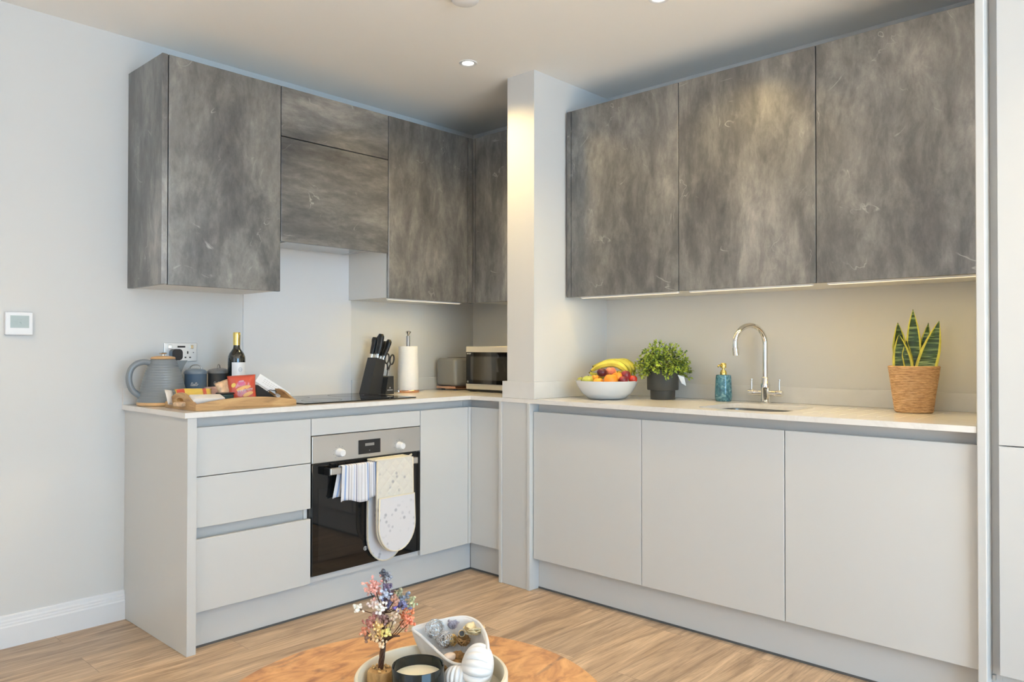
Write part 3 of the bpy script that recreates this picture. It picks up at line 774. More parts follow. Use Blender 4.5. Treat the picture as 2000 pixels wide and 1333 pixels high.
for i_ in range(8):
    a_, b_ = ctrl_[i_], ctrl_[i_+1]; z_ = ctrl_[max(0, i_-1)]; e_ = ctrl_[min(8, i_+2)]
    for q_ in range(4):
        s_ = q_/4; ctrl.append(tuple(0.5*(2*a_[n]+(b_[n]-z_[n])*s_+(2*z_[n]-5*a_[n]+4*b_[n]-e_[n])*s_*s_+(3*a_[n]-z_[n]-3*b_[n]+e_[n])*s_**3) for n in (0, 1)))
ctrl.append(ctrl_[8])
obj('handle', tube([K0 + hd*a + Vector((0, 0, b)) for a, b in ctrl], 0.0125, 14), KETTLE, t, smooth=True)
sd = Vector((0.95, -0.25, 0)).normalized(); sn = Vector((0, 0, 1)).cross(sd)
bm = bmesh.new()
rows = [(0.055, 0.060, 0.035), (0.062, 0.100, 0.032), (0.072, 0.135, 0.027), (0.084, 0.165, 0.019), (0.097, 0.188, 0.006)]
prev = None
for tip, z, hw in rows:
    a = [bm.verts.new(K0 + sd*0.03 + sn*hw + Vector((0, 0, z))), bm.verts.new(K0 + sd*(tip*0.86) + sn*hw*0.55 + Vector((0, 0, z))), bm.verts.new(K0 + sd*tip + Vector((0, 0, z))),
         bm.verts.new(K0 + sd*(tip*0.86) - sn*hw*0.55 + Vector((0, 0, z))), bm.verts.new(K0 + sd*0.03 - sn*hw + Vector((0, 0, z)))]
    if prev:
        for i in range(4): bm.faces.new((prev[i], prev[i+1], a[i+1], a[i]))
        bm.faces.new((prev[4], prev[0], a[0], a[4]))
    else: bm.faces.new(a[::-1])
    prev = a
bm.faces.new(prev)
obj('spout', bm, KETTLE, t, smooth=60)

# ---- storage canisters
def canister(u, y, label, body, lidm, rot, text_seed):
    p = at(u, 752, 'y', y); c = Vector((p.x, y, ZT))
    t = thing('canister', label, 'canister', tuple(c), 'enamel storage canisters')
    obj('body', lathe([(0, 0.0006), (0.043, 0.0006), (0.046, 0.003), (0.046, 0.126), (0.0475, 0.128), (0.044, 0.128), (0.044, 0.01), (0, 0.01)], c, 44), body, t, smooth=40)
    l = obj('lid', lathe([(0.0485, 0.1275), (0.0495, 0.131), (0.0485, 0.137), (0.040, 0.145), (0.022, 0.150), (0, 0.1515)], c, 44), lidm, t, smooth=40)
    d = Vector((math.cos(rot), math.sin(rot), 0)); pts = []
    for k in range(13):
        a = PI*k/12; pts.append(c + d*(0.024*math.cos(a)) + Vector((0, 0, 0.149 + 0.019*math.sin(a))))
    obj('lid_handle', tube([c + d*0.030 + Vector((0, 0, 0.1490))] + pts + [c - d*0.030 + Vector((0, 0, 0.1490))], 0.0019, 8, flat=1.3), STEELD, l, smooth=True)
    fwd = Vector((CAM.x-c.x, CAM.y-c.y, 0)).normalized(); side = Vector((0, 0, 1)).cross(fwd)
    bm = bmesh.new()
    for k in range(1):
        n_ = 5; pts = []
        for q in range(n_*12+1):
            s_ = q/12.0; ang = (-0.42 + 0.62*s_/n_ + 0.09*math.sin(2*PI*s_+0.9))
            dd = fwd*math.cos(ang) + side*math.sin(ang)
            pts.append(c + dd*0.0463 + Vector((0, 0, 0.076 + (0.016 if int(s_) in (0, 3) else 0.008)*(0.5+0.5*math.cos(2*PI*s_+text_seed)))))
        addtube(bm, pts, 0.0006, 5)
    obj('handwritten_name', bm, INKW, t)
ENB = mat('blue_grey_enamel', (0.13, 0.20, 0.29), 0.25, coat=0.4); ENG = mat('charcoal_enamel', (0.075, 0.078, 0.08), 0.3, coat=0.3)
LIDB = mat('slate_lid', (0.20, 0.25, 0.30), 0.3, coat=0.3); LIDG = mat('grey_lid', (0.19, 0.19, 0.19), 0.35, coat=0.2)
canister(382, -0.105, 'blue-grey enamel canister with an arched chrome lid handle, next to the kettle', ENB, LIDB, math.radians(-35), 0.3)
canister(427, -0.105, 'charcoal enamel canister between the blue canister and the wine bottle', ENG, LIDG, math.radians(50), 1.2)

# ---- wine bottle
p = at(462, 745, 'y', -0.195); c = Vector((p.x, -0.195, ZT))
WINEG = mat('dark_wine_glass', (0.004, 0.006, 0.004), 0.05, spec=0.8, coat=0.5)
t = thing('wine_bottle', 'dark wine bottle with a gold foil neck and white label', 'bottle', tuple(c))
obj('glass', lathe([(0, 0.0006), (0.034, 0.0006), (0.0375, 0.005), (0.0375, 0.190), (0.0365, 0.203), (0.031, 0.218), (0.022, 0.230), (0.0160, 0.240), (0.0142, 0.252), (0.0140, 0.306), (0, 0.306)], c, 48), WINEG, t, smooth=40)
obj('foil_capsule', lathe([(0.0150, 0.254), (0.0153, 0.285), (0.0158, 0.296), (0.0158, 0.308), (0.0145, 0.3115), (0, 0.3115)], c, 40), GOLD, t, smooth=40)
fwd = Vector((CAM.x-c.x, CAM.y-c.y, 0)).normalized(); side = Vector((0, 0, 1)).cross(fwd)
bm = bmesh.new(); R_ = 0.0381; prev = None
for k in range(25):
    a = -0.55 + 1.9*k/24
    d = fwd*math.cos(a) + side*math.sin(a)
    a_ = (bm.verts.new(c + d*R_ + Vector((0, 0, 0.085))), bm.verts.new(c + d*R_ + Vector((0, 0, 0.178))))
    if prev: bm.faces.new((prev[0], a_[0], a_[1], prev[1]))
    prev = a_
lb = obj('label', bm, WHITEP, t, smooth=True)
bm = bmesh.new()
def onb(ang, z): 
    d = fwd*math.cos(ang) + side*math.sin(ang); return c + d*0.0385 + Vector((0, 0, z))
addtube(bm, [onb(0.42+0.20*math.cos(q*2*PI/14), 0.146+0.009*math.sin(q*2*PI/14)) for q in range(15)], 0.0009, 5)
for zz in (0.142, 0.147): addtube(bm, [onb(0.26+0.32*q/6, zz) for q in range(7)], 0.0008, 5)
obj('crest', bm, mat('pale_blue_ink', (0.38, 0.43, 0.52), 0.6), lb)

# ---- wooden serving tray, laid parallel to the worktop edge
tx0, tx1, ty0, ty1 = -2.005, -1.575, -0.560, -0.285
t = thing('serving_tray', 'wooden serving tray with curved sides and cut-out grips, full of snacks', 'tray', ((tx0+tx1)/2, (ty0+ty1)/2, ZT))
obj('tray_floor', box(tx0+0.012, tx1-0.012, ty0+0.010, ty1-0.010, ZT+0.0006, ZT+0.010), TRAYW, t)
def tray_side(n=24):
    pts = [(tx0, ZT+0.0006)]
    pts += [(tx1, ZT+0.0006)]
    for k in range(n+1):
        q = k/n; x = tx1 + (tx0-tx1)*q
        pts.append((x, ZT + 0.024 + 0.021*math.sin(PI*min(1, max(0, q)))**0.8))
    return pts
for yy in (ty0, ty1-0.010):
    bm = bmesh.new(); addprism(bm, tray_side(), lambda a, b, d: Vector((a, d, b)), yy, yy+0.010); obj('long_side', bm, TRAYW, t)
def tray_end(x0, x1):
    """end board with an oval grip cut through it"""
    n = 20; yc = (ty0+ty1)/2; L = (ty1-ty0)/2-0.0102
    outer = [(yc-L, ZT+0.0006), (yc+L, ZT+0.0006)] + [(yc+L-2*L*k/n, ZT+0.026+0.040*math.sin(PI*k/n)**1.2) for k in range(n+1)]
    hole_ = [(yc+0.030*math.cos(a), ZT+0.036+0.0095*math.sin(a)) for a in [2*PI*k/18 for k in range(18)]]
    bm = loops_solid(outer, [hole_], 0, x1-x0)
    for v in bm.verts: v.co = Vector((x0+v.co.z, v.co.x, v.co.y))
    return bm
obj('grip_end', tray_end(tx0, tx0+0.011), TRAYW, t); obj('grip_end', tray_end(tx1-0.011, tx1), TRAYW, t)
TZ = ZT+0.0105

# snacks in the tray
RED = mat('red_foil_wrapper', (0.60, 0.085, 0.045), 0.28, coat=0.4); AMB = mat('golden_biscuit_print', (0.80, 0.42, 0.10), 0.4)
YEL = mat('yellow_wrapper', (0.80, 0.55, 0.10), 0.3, coat=0.3); PINK = mat('magenta_print', (0.65, 0.12, 0.25), 0.4)
PPR = mat('white_sachet_paper', (0.74, 0.70, 0.66), 0.7, bump=0.3, bscale=60); TAN = mat('kraft_wrapper', (0.62, 0.42, 0.26), 0.5, var=0.3, vscale=40)
def packet(w, h, th, n=16, crimp=True, amp=0.002, seed=0):
    """pillow-shaped packet standing in the x-z plane, centred, front towards -y"""
    bm = bmesh.new(); F = {}; B = {}
    for i in range(n+1):
        for j in range(n+1):
            u, v = i/n*2-1, j/n*2-1
            k = max(0, (1-abs(u)**3)*(1-abs(v)**4))**0.6
            x = u*w/2*(1-0.06*(1-v*v)); z = v*h/2
            nn = noise.noise(Vector((u*3+seed, v*3, seed)))*amp*2
            F[i, j] = bm.verts.new((x, -th/2*k+nn*k, z)); B[i, j] = F[i, j] if i in (0, n) or j in (0, n) else bm.verts.new((x, th/2*k+nn*k, z))
    for i in range(n):
        for j in range(n):
            bm.faces.new((F[i, j], F[i+1, j], F[i+1, j+1], F[i, j+1]))
            q = [B[i, j+1], B[i+1, j+1], B[i+1, j], B[i, j]]
            if len(set(q)) == 4 and set(q) != {F[i, j], F[i+1, j], F[i+1, j+1], F[i, j+1]}: bm.faces.new(q)
    return bm
def xf(bm, loc, rz=0, rx=0, ry=0):
    M = Matrix.Translation(Vector(loc)) @ Matrix.Rotation(rz, 4, 'Z') @ Matrix.Rotation(rx, 4, 'X') @ Matrix.Rotation(ry, 4, 'Y')
    for v in bm.verts: v.co = M @ v.co
    return bm, M
# red biscuit packet, upright, turned to the camera
px = at(473, 770, 'y', -0.455)
bc = Vector((px.x, -0.455, TZ+0.060)); rz = math.radians(-22)
bm = packet(0.112, 0.118, 0.036, 18, seed=2)
bm, M = xf(bm, bc, rz, math.radians(-8), math.radians(-3))
t = thing('snack_packet', 'red crinkly packet of golden biscuits standing in the tray, in front of the bottle', 'packet', (bc.x, bc.y, TZ), 'snack packets in the tray')
pk_ = obj('wrapper', bm, RED, t, smooth=True)
def dec(poly, dy=-0.0185, bulge=0.018):
    b2 = bmesh.new(); cx_ = sum(p[0] for p in poly)/len(poly); cz_ = sum(p[1] for p in poly)/len(poly)
    def yy(a, b_): 
        u, v = a/0.056, b_/0.059; return -0.018*max(0, (1-abs(u)**3)*(1-abs(v)**4))**0.6 - 0.0012
    cv = b2.verts.new(M @ Vector((cx_, yy(cx_, cz_), cz_)))
    vs = [b2.verts.new(M @ Vector((a, yy(a, b_), b_))) for a, b_ in poly]
    for k in range(len(vs)): b2.faces.new((cv, vs[k], vs[(k+1) % len(vs)]))
    return b2
def leaf_poly(cx, cz, L, H, ang, n=12):
    return [(cx + L*math.cos(a)*math.cos(ang) - H*math.sin(a)*math.sin(ang), cz + L*math.cos(a)*math.sin(ang) + H*math.sin(a)*math.cos(ang)) for a in [2*PI*k/n for k in range(n)]]
obj('biscuit_print', dec(leaf_poly(0.004, 0.004, 0.030, 0.008, 0.25)), AMB, pk_, smooth=True)
obj('biscuit_print', dec(leaf_poly(0.020, -0.022, 0.022, 0.008, 0.35)), AMB, pk_, smooth=True)
obj('biscuit_print', dec(leaf_poly(-0.034, 0.018, 0.010, 0.008, 0.9)), YEL, pk_, smooth=True)
obj('maker_badge', dec(leaf_poly(-0.004, 0.026, 0.014, 0.011, 0.1)), PINK, pk_, smooth=True)
bm = bmesh.new()
for (sx_, sz_, L_, H_, n_, r_) in ((-0.012, 0.027, 0.018, 0.006, 4, 0.0007), (-0.022, -0.014, 0.062, 0.008, 8, 0.0011)):
    pts = []
    for q in range(n_*6+1):
        s_ = q/6.0; a = sx_ + L_*s_/n_ + 0.25*L_/n_*math.sin(2*PI*s_); b_ = sz_ + 0.12*L_*s_/n_ + H_*(0.5+0.5*math.cos(2*PI*s_))
        u, v = a/0.056, b_/0.059
        pts.append(M @ Vector((a, -0.018*max(0, (1-abs(u)**3)*(1-abs(v)**4))**0.6-0.002, b_)))
    addtube(bm, pts, r_, 5)
obj('script_lettering', bm, INKW, pk_)
R3 = M.to_3x3()
lettering('lettering', 'Classic', INKW, pk_, M @ Vector((0.010, -0.0165, -0.043)), R3 @ Vector((1, 0, 0.10)), R3 @ Vector((-0.1, 0, 1)), 0.017, shear=0.3)
# other packets
def simple_packet(name, label, w, h, th, loc, rz, rx, ry, m_, group='snack packets in the tray', seed=0, amp=0.002):
    bm = packet(w, h, th, 12, seed=seed, amp=amp); bm, M_ = xf(bm, loc, rz, rx, ry)
    return tag(obj(name, bm, m_, smooth=True), label, 'packet', group), M_
simple_packet('snack_packet', 'clear packet of golden-brown biscuits leaning left of the red packet', 0.075, 0.085, 0.026, (bc.x-0.058, -0.425, TZ+0.056), 0.2, -0.25, -0.25, TAN, seed=5)
simple_packet('snack_packet', 'small yellow packet behind the right side of the red packet', 0.05, 0.06, 0.018, (bc.x+0.066, -0.430, TZ+0.031), -0.3, -0.3, 0.35, YEL, seed=6)
# red and yellow wrapped bars lying along the back of the tray
p = at(372, 764, 'y', -0.36)
t = thing('chocolate_bar', 'orange and red wrapped bar lying across the left end of the tray', 'snack bar', (p.x, -0.36, TZ+0.036))
bm, M1 = xf(packet(0.150, 0.042, 0.030, 14, seed=8), (p.x+0.015, -0.36, TZ+0.046), -0.05, -0.5, 0.02)
br_ = obj('wrapper', bm, YEL, t, smooth=True)
def patch(M_, x0, x1, hh, th, w=0.15, h=0.042):
    b2 = bmesh.new(); prev = None
    for k in range(9):
        x = x0+(x1-x0)*k/8; row = []
        for j in range(9):
            z = -hh+2*hh*j/8; u, v = 2*x/w, 2*z/h
            row.append(b2.verts.new(M_ @ Vector((x, -th/2*max(0, (1-abs(u)**3)*(1-abs(v)**4))**0.6-0.0012, z))))
        if prev:
            for j in range(8): b2.faces.new((prev[j], row[j], row[j+1], prev[j+1]))
        prev = row
    return b2
obj('red_band', patch(M1, -0.070, -0.042, 0.016, 0.030), RED, br_, smooth=True)
obj('red_band', patch(M1, 0.030, 0.045, 0.016, 0.030), RED, br_, smooth=True)
simple_packet('tea_sachet', 'pale sachet standing at the left end of the tray beside the orange bar', 0.05, 0.062, 0.008, (p.x-0.075, -0.345, TZ+0.034), 0.6, -0.35, 0.12, PPR, 'sachets in the tray', seed=3)
simple_packet('tea_sachet', 'pink and white sachet lying on the back of the tray, below the charcoal canister', 0.145, 0.05, 0.008, (p.x+0.145, -0.335, TZ+0.050), 0.02, -0.75, 0, mat('pink_striped_sachet', (0.62, 0.42, 0.44), 0.5, var=0.4, vscale=20), 'sachets in the tray', seed=4)
# folded white wafer box in front, pale paper
p = at(402, 778, 'y', -0.50)
t = thing('biscuit_pack', 'cream paper-wrapped pack lying flat against the front side of the tray', 'packet', (p.x, -0.50, TZ))
bm, M_ = xf(box(-0.062, 0.062, -0.026, 0.026, -0.015, 0.015, 0.004), (p.x+0.002, -0.505, TZ+0.028), -0.03, 0.28, 0.02)
obj('wrapper', bm, PPR, t, smooth=40)
bm, M_ = xf(box(-0.05, 0.05, -0.024, 0.024, -0.008, 0.008, 0.004), (p.x-0.045, -0.440, TZ+0.012), 0.3, 0.0, 0.0)
tag(obj('biscuit_pack', bm, TAN, smooth=40), 'brown wrapped pack lying behind the cream paper pack in the tray', 'packet')
# dark green tin with a label
p = at(446, 780, 'y', -0.475)
t = thing('coffee_tin', 'small dark green tin with a white label, left of the red packet', 'tin', (p.x, -0.455, TZ))
obj('tin_body', box(p.x-0.034, p.x+0.024, -0.478, -0.436, TZ+0.0006, TZ+0.044, 0.006, 3), mat('dark_green_tin', (0.02, 0.055, 0.055), 0.3), t, smooth=40)
obj('tin_lid', box(p.x-0.035, p.x+0.025, -0.479, -0.435, TZ+0.0445, TZ+0.050, 0.002), BLACK, t)
obj('tin_label', box(p.x-0.020, p.x+0.002, -0.4790, -0.4782, TZ+0.004, TZ+0.026), WHITEP, t)
# white card leaning, black box below it
p = at(533, 757, 'y', -0.40); yc_ = -0.40
t = thing('menu_card', 'white printed card sloping down to the right over the black box in the tray', 'card', (p.x, yc_, TZ))
bm, M_ = xf(box(-0.076, 0.078, -0.0016, 0.0016, -0.020, 0.020), (p.x, yc_, p.z), -0.25, -0.25, 0.62)
cdm = obj('card', bm, WHITEP, t)
bm = bmesh.new(); R_4 = M_.to_3x3()
for k in range(3):
    for q in range(7):
        pp = M_ @ Vector((-0.045+q*0.011, -0.0019, 0.010-k*0.008)); b3 = bmesh.new(); addbox(b3, -0.004, 0.0035, 0, 0.0002, -0.0008, 0.0008)
        for v in b3.verts: v.co = R_4 @ v.co + pp
        me_ = bpy.data.meshes.new('x'); b3.to_mesh(me_); b3.free(); bm.from_mesh(me_); bpy.data.meshes.remove(me_)
obj('print', bm, mat('faint_ink', (0.45, 0.46, 0.48), 0.6), cdm)
w0, w1, w2 = at(500, 752, 'y', -0.435), at(539, 771, 'y', -0.435), at(506, 771, 'y', -0.435)
bm = bmesh.new(); addprism(bm, [(w0.x-0.006, TZ+0.0006), (w1.x, TZ+0.0006), (w1.x, TZ+0.014), (w0.x, w0.z), (w0.x-0.006, w0.z)], lambda a, b, d: Vector((a, d, b)), -0.450, -0.418)
tag(obj('tea_box', bm, BLACK), 'black tapering box under the sloping white card in the tray', 'box')
tag(obj('teaspoon', tube([(tx1-0.115, -0.40, TZ+0.010), (tx1-0.07, -0.405, TZ+0.036), (tx1-0.036, -0.41, TZ+0.050), (tx1-0.014, -0.415, TZ+0.046), (tx1+0.004, -0.42, TZ+0.030)], [0.003, 0.0022, 0.0028, 0.004, 0.003], 8, flat=0.6), BLACK, smooth=True), 'thin black handle curving over the right end of the tray', 'utensil')

# ---- knife block
kb = at(735, 770, 'y', -0.15)
bx, by = kb.x-0.075, -0.15
def kbp(a, b, d): return Vector((bx+a, by+d, ZT+0.0006+b))
t = thing('knife_block', 'black slanted knife block between the hob and the paper roll', 'knife block', (kb.x, by, ZT))
bm = bmesh.new(); addprism(bm, [(0, 0), (0.080, 0), (0.112, 0.176), (0.056, 0.192)], kbp, -0.030, 0.050)
obj('tall_block', bm, BLOCK, t)
bm = bmesh.new(); addprism(bm, [(0.082, 0), (0.138, 0), (0.136, 0.094), (0.100, 0.090)], kbp, -0.068, 0.030)
lo_ = obj('low_block', bm, BLOCK, t)
bm = bmesh.new()
q0 = Vector((bx+0.112, by-0.0684, ZT+0.034))
for a in range(3):
    an = a*PI/3; d = Vector((math.cos(an), 0, math.sin(an)))*0.005; addtube(bm, [q0-d, q0+d], 0.0007, 5)
addbox(bm, bx+0.094, bx+0.130, by-0.0688, by-0.0681, ZT+0.0205, ZT+0.0235)
obj('emblem', bm, INKW, lo_)
ax_ = Vector((0.24, 0, 1)).normalized()
hands = [(0.066, -0.016, 0.128, 0.0175), (0.078, 0.012, 0.120, 0.016), (0.068, 0.038, 0.112, 0.015), (0.100, -0.018, 0.112, 0.016), (0.102, 0.014, 0.104, 0.015), (0.094, 0.038, 0.09, 0.013)]
hl = ['black riveted knife handle standing at the left front of the block', 'black riveted knife handle in the middle of the block', 'black knife handle at the back left of the block',
      'black knife handle leaning right at the front of the block', 'black knife handle at the right of the block, above the scissors', 'short black knife handle at the far back of the block']
for k, (a, d, L, r) in enumerate(hands):
    lean = Vector((0.18 if k < 3 else 0.40, -0.05, 1)).normalized()
    zt_ = 0.192 - 0.016*(a-0.058)/0.06
    p0 = kbp(a, zt_, d) + lean*0.001
    kn = thing('kitchen_knife', hl[k], 'knife', tuple(p0), 'knives in the black block')
    obj('bolster', tube([p0, p0+lean*0.020], [0.0075, 0.0085], 12, flat=0.55), CHROME, kn, smooth=40)
    pts = [p0+lean*(0.0205+(L-0.0205)*q/8.0) + Vector((0.004*math.sin(PI*q/8.0), 0, 0)) for q in range(9)]
    obj('handle', tube(pts, [r*s_ for s_ in (0.85, 0.95, 1.05, 1.1, 1.08, 1.1, 1.22, 1.2, 0.75)], 14, flat=0.72), BLACK, kn, smooth=50)
    bm = bmesh.new()
    for q in (2, 4, 6): addlathe(bm, [(0, 0.0005), (0.0022, 0.0005), (0.0022, 0)], pts[q]+Vector((-0.001, -r*0.62, 0)), 12, axis=(0, -1, 0))
    obj('rivets', bm, CHROME, kn)
p0 = kbp(0.122, 0.0945, -0.030)
sc = thing('scissors', 'black-handled scissors standing in the low front of the knife block', 'scissors', tuple(p0))
ln = Vector((0.18, 0, 1)).normalized(); rt = Vector((1, 0, -0.18)).normalized()
obj('blades', tube([p0+ln*0.001, p0+ln*0.035], [0.007, 0.006], 10, flat=0.3), CHROME, sc, smooth=50)
for sgn in (-1, 1):
    cc = p0 + ln*0.090 + rt*(0.017*sgn)
    pts = [p0+ln*0.030+rt*(0.003*sgn), p0+ln*0.050+rt*(0.006*sgn)] + [cc + rt*(0.013*math.cos(a)*sgn) + ln*(0.026*math.sin(a)) for a in [PI+0.6-k*2*PI/18 + 0.6 for k in range(20)]]
    obj('finger_loop', tube(pts, 0.0042, 8), BLACK, sc, smooth=True)

# ---- kitchen roll on a copper stand
p = at(797, 768, 'y', -0.15); c = Vector((p.x, -0.15, ZT))
t = thing('paper_roll_stand', 'upright stand with a copper base and grey rod holding the paper roll', 'stand', tuple(c))
obj('base', lathe([(0, 0.0006), (0.060, 0.0006), (0.062, 0.003), (0.062, 0.012), (0.060, 0.014), (0, 0.014)], c, 56), COPPER, t, smooth=40)
obj('rod', lathe([(0.0105, 0.0145), (0.0105, 0.306), (0.0095, 0.309), (0, 0.309)], c, 24), mat('knurled_grey_metal', (0.36, 0.38, 0.42), 0.35, metal=0.8, bump=0.8, bscale=200), t, smooth=40)
obj('finial', lathe([(0.006, 0.3095), (0.007, 0.316), (0.0155, 0.328), (0.0165, 0.333), (0.010, 0.337), (0, 0.338)], c, 28), CHROME, t, smooth=40)
sp_ = c + Vector((-0.072, -0.006, 0))
obj('tension_foot', lathe([(0, 0.0006), (0.008, 0.0006), (0.009, 0.003), (0.009, 0.012), (0.007, 0.016), (0, 0.016)], sp_, 20), CHROME, t, smooth=40)
bm = lathe([(0.019, 0.0145), (0.056, 0.0145), (0.0565, 0.05), (0.0555, 0.12), (0.0535, 0.18), (0.052, 0.250), (0.0495, 0.2525), (0.019, 0.2525), (0.019, 0.0145)], c, 56)
tag(obj('paper_towel_roll', bm, PAPER, smooth=40), 'white kitchen paper roll on the copper-based stand', 'paper roll')

# ---- toaster
t = thing('toaster', 'grey ribbed toaster with a copper-coloured base, left of the microwave', 'toaster', (-0.30, -0.14, ZT))
tX0, tX1, tY0, tY1 = -0.348, -0.105, -0.215, -0.050
bm = box(tX0, tX1, tY0, tY1, ZT+0.024, ZT+0.186, 0.020, 5)
obj('body', bm, TOAST, t, smooth=40)
bm = bmesh.new()
for k in range(17):
    z = ZT+0.050+k*0.0072
    addtube(bm, [(tX0+0.06+0.004*(k % 2), tY0-0.0003, z), (tX1-0.02, tY0-0.0003, z)], 0.0011, 6)
obj('ribs', bm, TOAST, t, smooth=True)
obj('base_band', box(tX0+0.001, tX1-0.001, tY0+0.001, tY1-0.001, ZT+0.008, ZT+0.0235, 0.004), COPPER, t)
bm = bmesh.new()
for a in (tX0+0.03, tX1-0.03):
    for b_ in (tY0+0.03, tY1-0.03): addlathe(bm, [(0, 0.0006), (0.011, 0.0006), (0.011, 0.0078), (0, 0.0078)], (a, b_, ZT), 16)
obj('feet', bm, BLACK, t)
bm = bmesh.new()
for yy in (-0.115, -0.165): addbox(bm, tX0+0.05, tX1-0.05, yy, yy+0.022, ZT+0.1865, ZT+0.188)
obj('bread_slots', bm, DARKGAP, t)

# ---- microwave
mx0, mx1 = -0.345, -0.035; my0, my1 = -0.800, -0.305; mz0, mz1 = ZT+0.014, ZT+0.252
t = thing('microwave', 'silver microwave with a black glass door, half hidden by the pier', 'microwave', (-0.19, -0.55, ZT))
obj('casing', box(mx0+0.006, mx1, my0, my1, mz0, mz1, 0.004), mat('silver_casing', (0.58, 0.56, 0.53), 0.35, metal=0.5), t)
obj('front_frame', box(mx0-0.004, mx0+0.0055, my0, my1, mz0, mz1, 0.003), mat('silver_front', (0.66, 0.64, 0.60), 0.35, metal=0.4), t)
dg_ = obj('door_glass', box(mx0-0.007, mx0-0.0045, my0+0.006, my1-0.004, mz0+0.030, mz1-0.032, 0.001), BLACKG, t)
obj('window', box(mx0-0.0074, mx0-0.0071, my0+0.15, my1-0.040, mz0+0.052, mz1-0.056), mat('meshed_door_window', (0.03, 0.03, 0.028), 0.06, spec=0.9), dg_)
lettering('lettering', 'SHARP', INKW, dg_, (mx0-0.0076, my1-0.027, mz1-0.041), (0, -1, 0), (0, 0, 1), 0.0105, space=1.1)
obj('badge', box(mx0-0.0076, mx0-0.0071, my1-0.024, my1-0.013, mz0+0.036, mz0+0.047), INKD, dg_)
bm = bmesh.new()
for a in (mx0+0.03, mx1-0.03):
    for b_ in (my0+0.03, my1-0.03): addbox(bm, a-0.018, a+0.018, b_-0.018, b_+0.018, ZT+0.0006, mz0-0.0005)
obj('feet', bm, BLACK, t)
obj('base_plate', box(mx0+0.004, mx1-0.01, my0+0.008, my1-0.008, ZT+0.004, mz0-0.0005), BLACK, t)

# ================================================================== sink run
t = thing('sink', 'stainless steel basin set under the cut-out in the worktop', 'sink', (-0.34, -2.015, ZU-0.17))
bm = bmesh.new(); rings = []
for (ins, z, r) in ((-0.012, ZU-0.0008, 0.07), (0.004, ZU-0.0012, 0.06), (0.006, ZU-0.14, 0.06), (0.03, ZU-0.165, 0.05), (0.10, ZU-0.170, 0.03)):
    rings.append([bm.verts.new((x, y, z)) for x, y in rrect(SX0+ins, SX1-ins, SY0+ins, SY1-ins, r)])
for A_, B_ in zip(rings[:-1], rings[1:]):
    n_ = len(A_)
    for k in range(n_): bm.faces.new((A_[k], A_[(k+1) % n_], B_[(k+1) % n_], B_[k]))
bm.faces.new(rings[-1])
bs = obj('basin', bm, STEELD, t, smooth=50)
sm_ = bs.modifiers.new('thickness', 'SOLIDIFY'); sm_.thickness = 0.0008
obj('waste', lathe([(0, 0.003), (0.03, 0.003), (0.040, 0.001), (0.042, 0.0)], (-0.34, -2.015, ZU-0.1695), 32), CHROME, t, smooth=40)

tc_ = Vector((-0.078, at(1495, 786, 'x', -0.078).y, ZT))
t = thing('kitchen_tap', 'chrome swan-neck mixer tap with two lever heads behind the sink', 'tap', tuple(tc_))
obj('base', lathe([(0, 0.0006), (0.026, 0.0006), (0.0265, 0.004), (0.0200, 0.010), (0.0185, 0.060), (0.0205, 0.064), (0.0205, 0.082), (0.0175, 0.088), (0.0165, 0.112), (0.0135, 0.116), (0, 0.116)], tc_, 40), CHROME, t, smooth=40)
obj('crossbar', lathe([(0, -0.078), (0.0135, -0.078), (0.0145, -0.074), (0.0145, -0.050), (0.0125, -0.046), (0.0125, 0.046), (0.0145, 0.050), (0.0145, 0.074), (0.0135, 0.078), (0, 0.078)], tc_+Vector((0, 0, 0.045)), 32, axis=(0, 1, 0)), CHROME, t, smooth=40)
for sgn in (-1, 1):
    q0 = tc_ + Vector((0, 0.064*sgn, 0.059))
    obj('lever', lathe([(0, 0), (0.0040, 0), (0.0034, 0.040), (0.0060, 0.043), (0.0060, 0.046), (0, 0.047)], q0, 20), CHROME, t, smooth=40)
sd = Vector((-0.90, 0.44, 0)).normalized(); pts = [tc_+Vector((0, 0, 0.1165)), tc_+Vector((0, 0, 0.18)), tc_+Vector((0, 0, 0.255))]
Rr = 0.080; zc_ = 0.262
for k in range(19):
    a = PI*k/18*1.02; pts.append(tc_ + sd*(Rr-Rr*math.cos(a)) + Vector((0, 0, zc_+Rr*math.sin(a))))
e_ = pts[-1]; pts += [e_+Vector((0, 0, -0.012))-sd*0.001, e_+Vector((0, 0, -0.0125))-sd*0.001, e_+Vector((0, 0, -0.045))-sd*0.005]
n0 = len(pts)
obj('swan_neck', tube(pts, [0.0115]*(n0-2)+[0.0135]*2, 18), CHROME, t, smooth=50)

# ---- soap dispenser
c = Vector((-0.090, at(1413, 783, 'x', -0.09).y, ZT))
def marble():
    mt, nt, b = newmat('teal_marbled_glass')
    n = tex(nt, 'Noise', objcoord(nt, (1, 1, 1)), Scale=28, Detail=6, Distortion=2.5)
    cc = ramp(nt, n.outputs['Fac'], [(0.3, (0.02, 0.08, 0.12)), (0.5, (0.07, 0.23, 0.30)), (0.62, (0.18, 0.37, 0.42)), (0.72, (0.38, 0.52, 0.56))])
    nt.links.new(cc, b.inputs['Base Color']); b.inputs['Roughness'].default_value = 0.12; b.inputs['Coat Weight'].default_value = 0.4
    return mt
t = thing('soap_dispenser', 'teal marbled soap dispenser with a gold pump, left of the tap', 'soap dispenser', tuple(c))
obj('bottle', lathe([(0, 0.0006), (0.034, 0.0006), (0.037, 0.004), (0.0385, 0.02), (0.0375, 0.060), (0.0350, 0.105), (0.0335, 0.119), (0.031, 0.121), (0, 0.121)], c, 44), marble(), t, smooth=40)
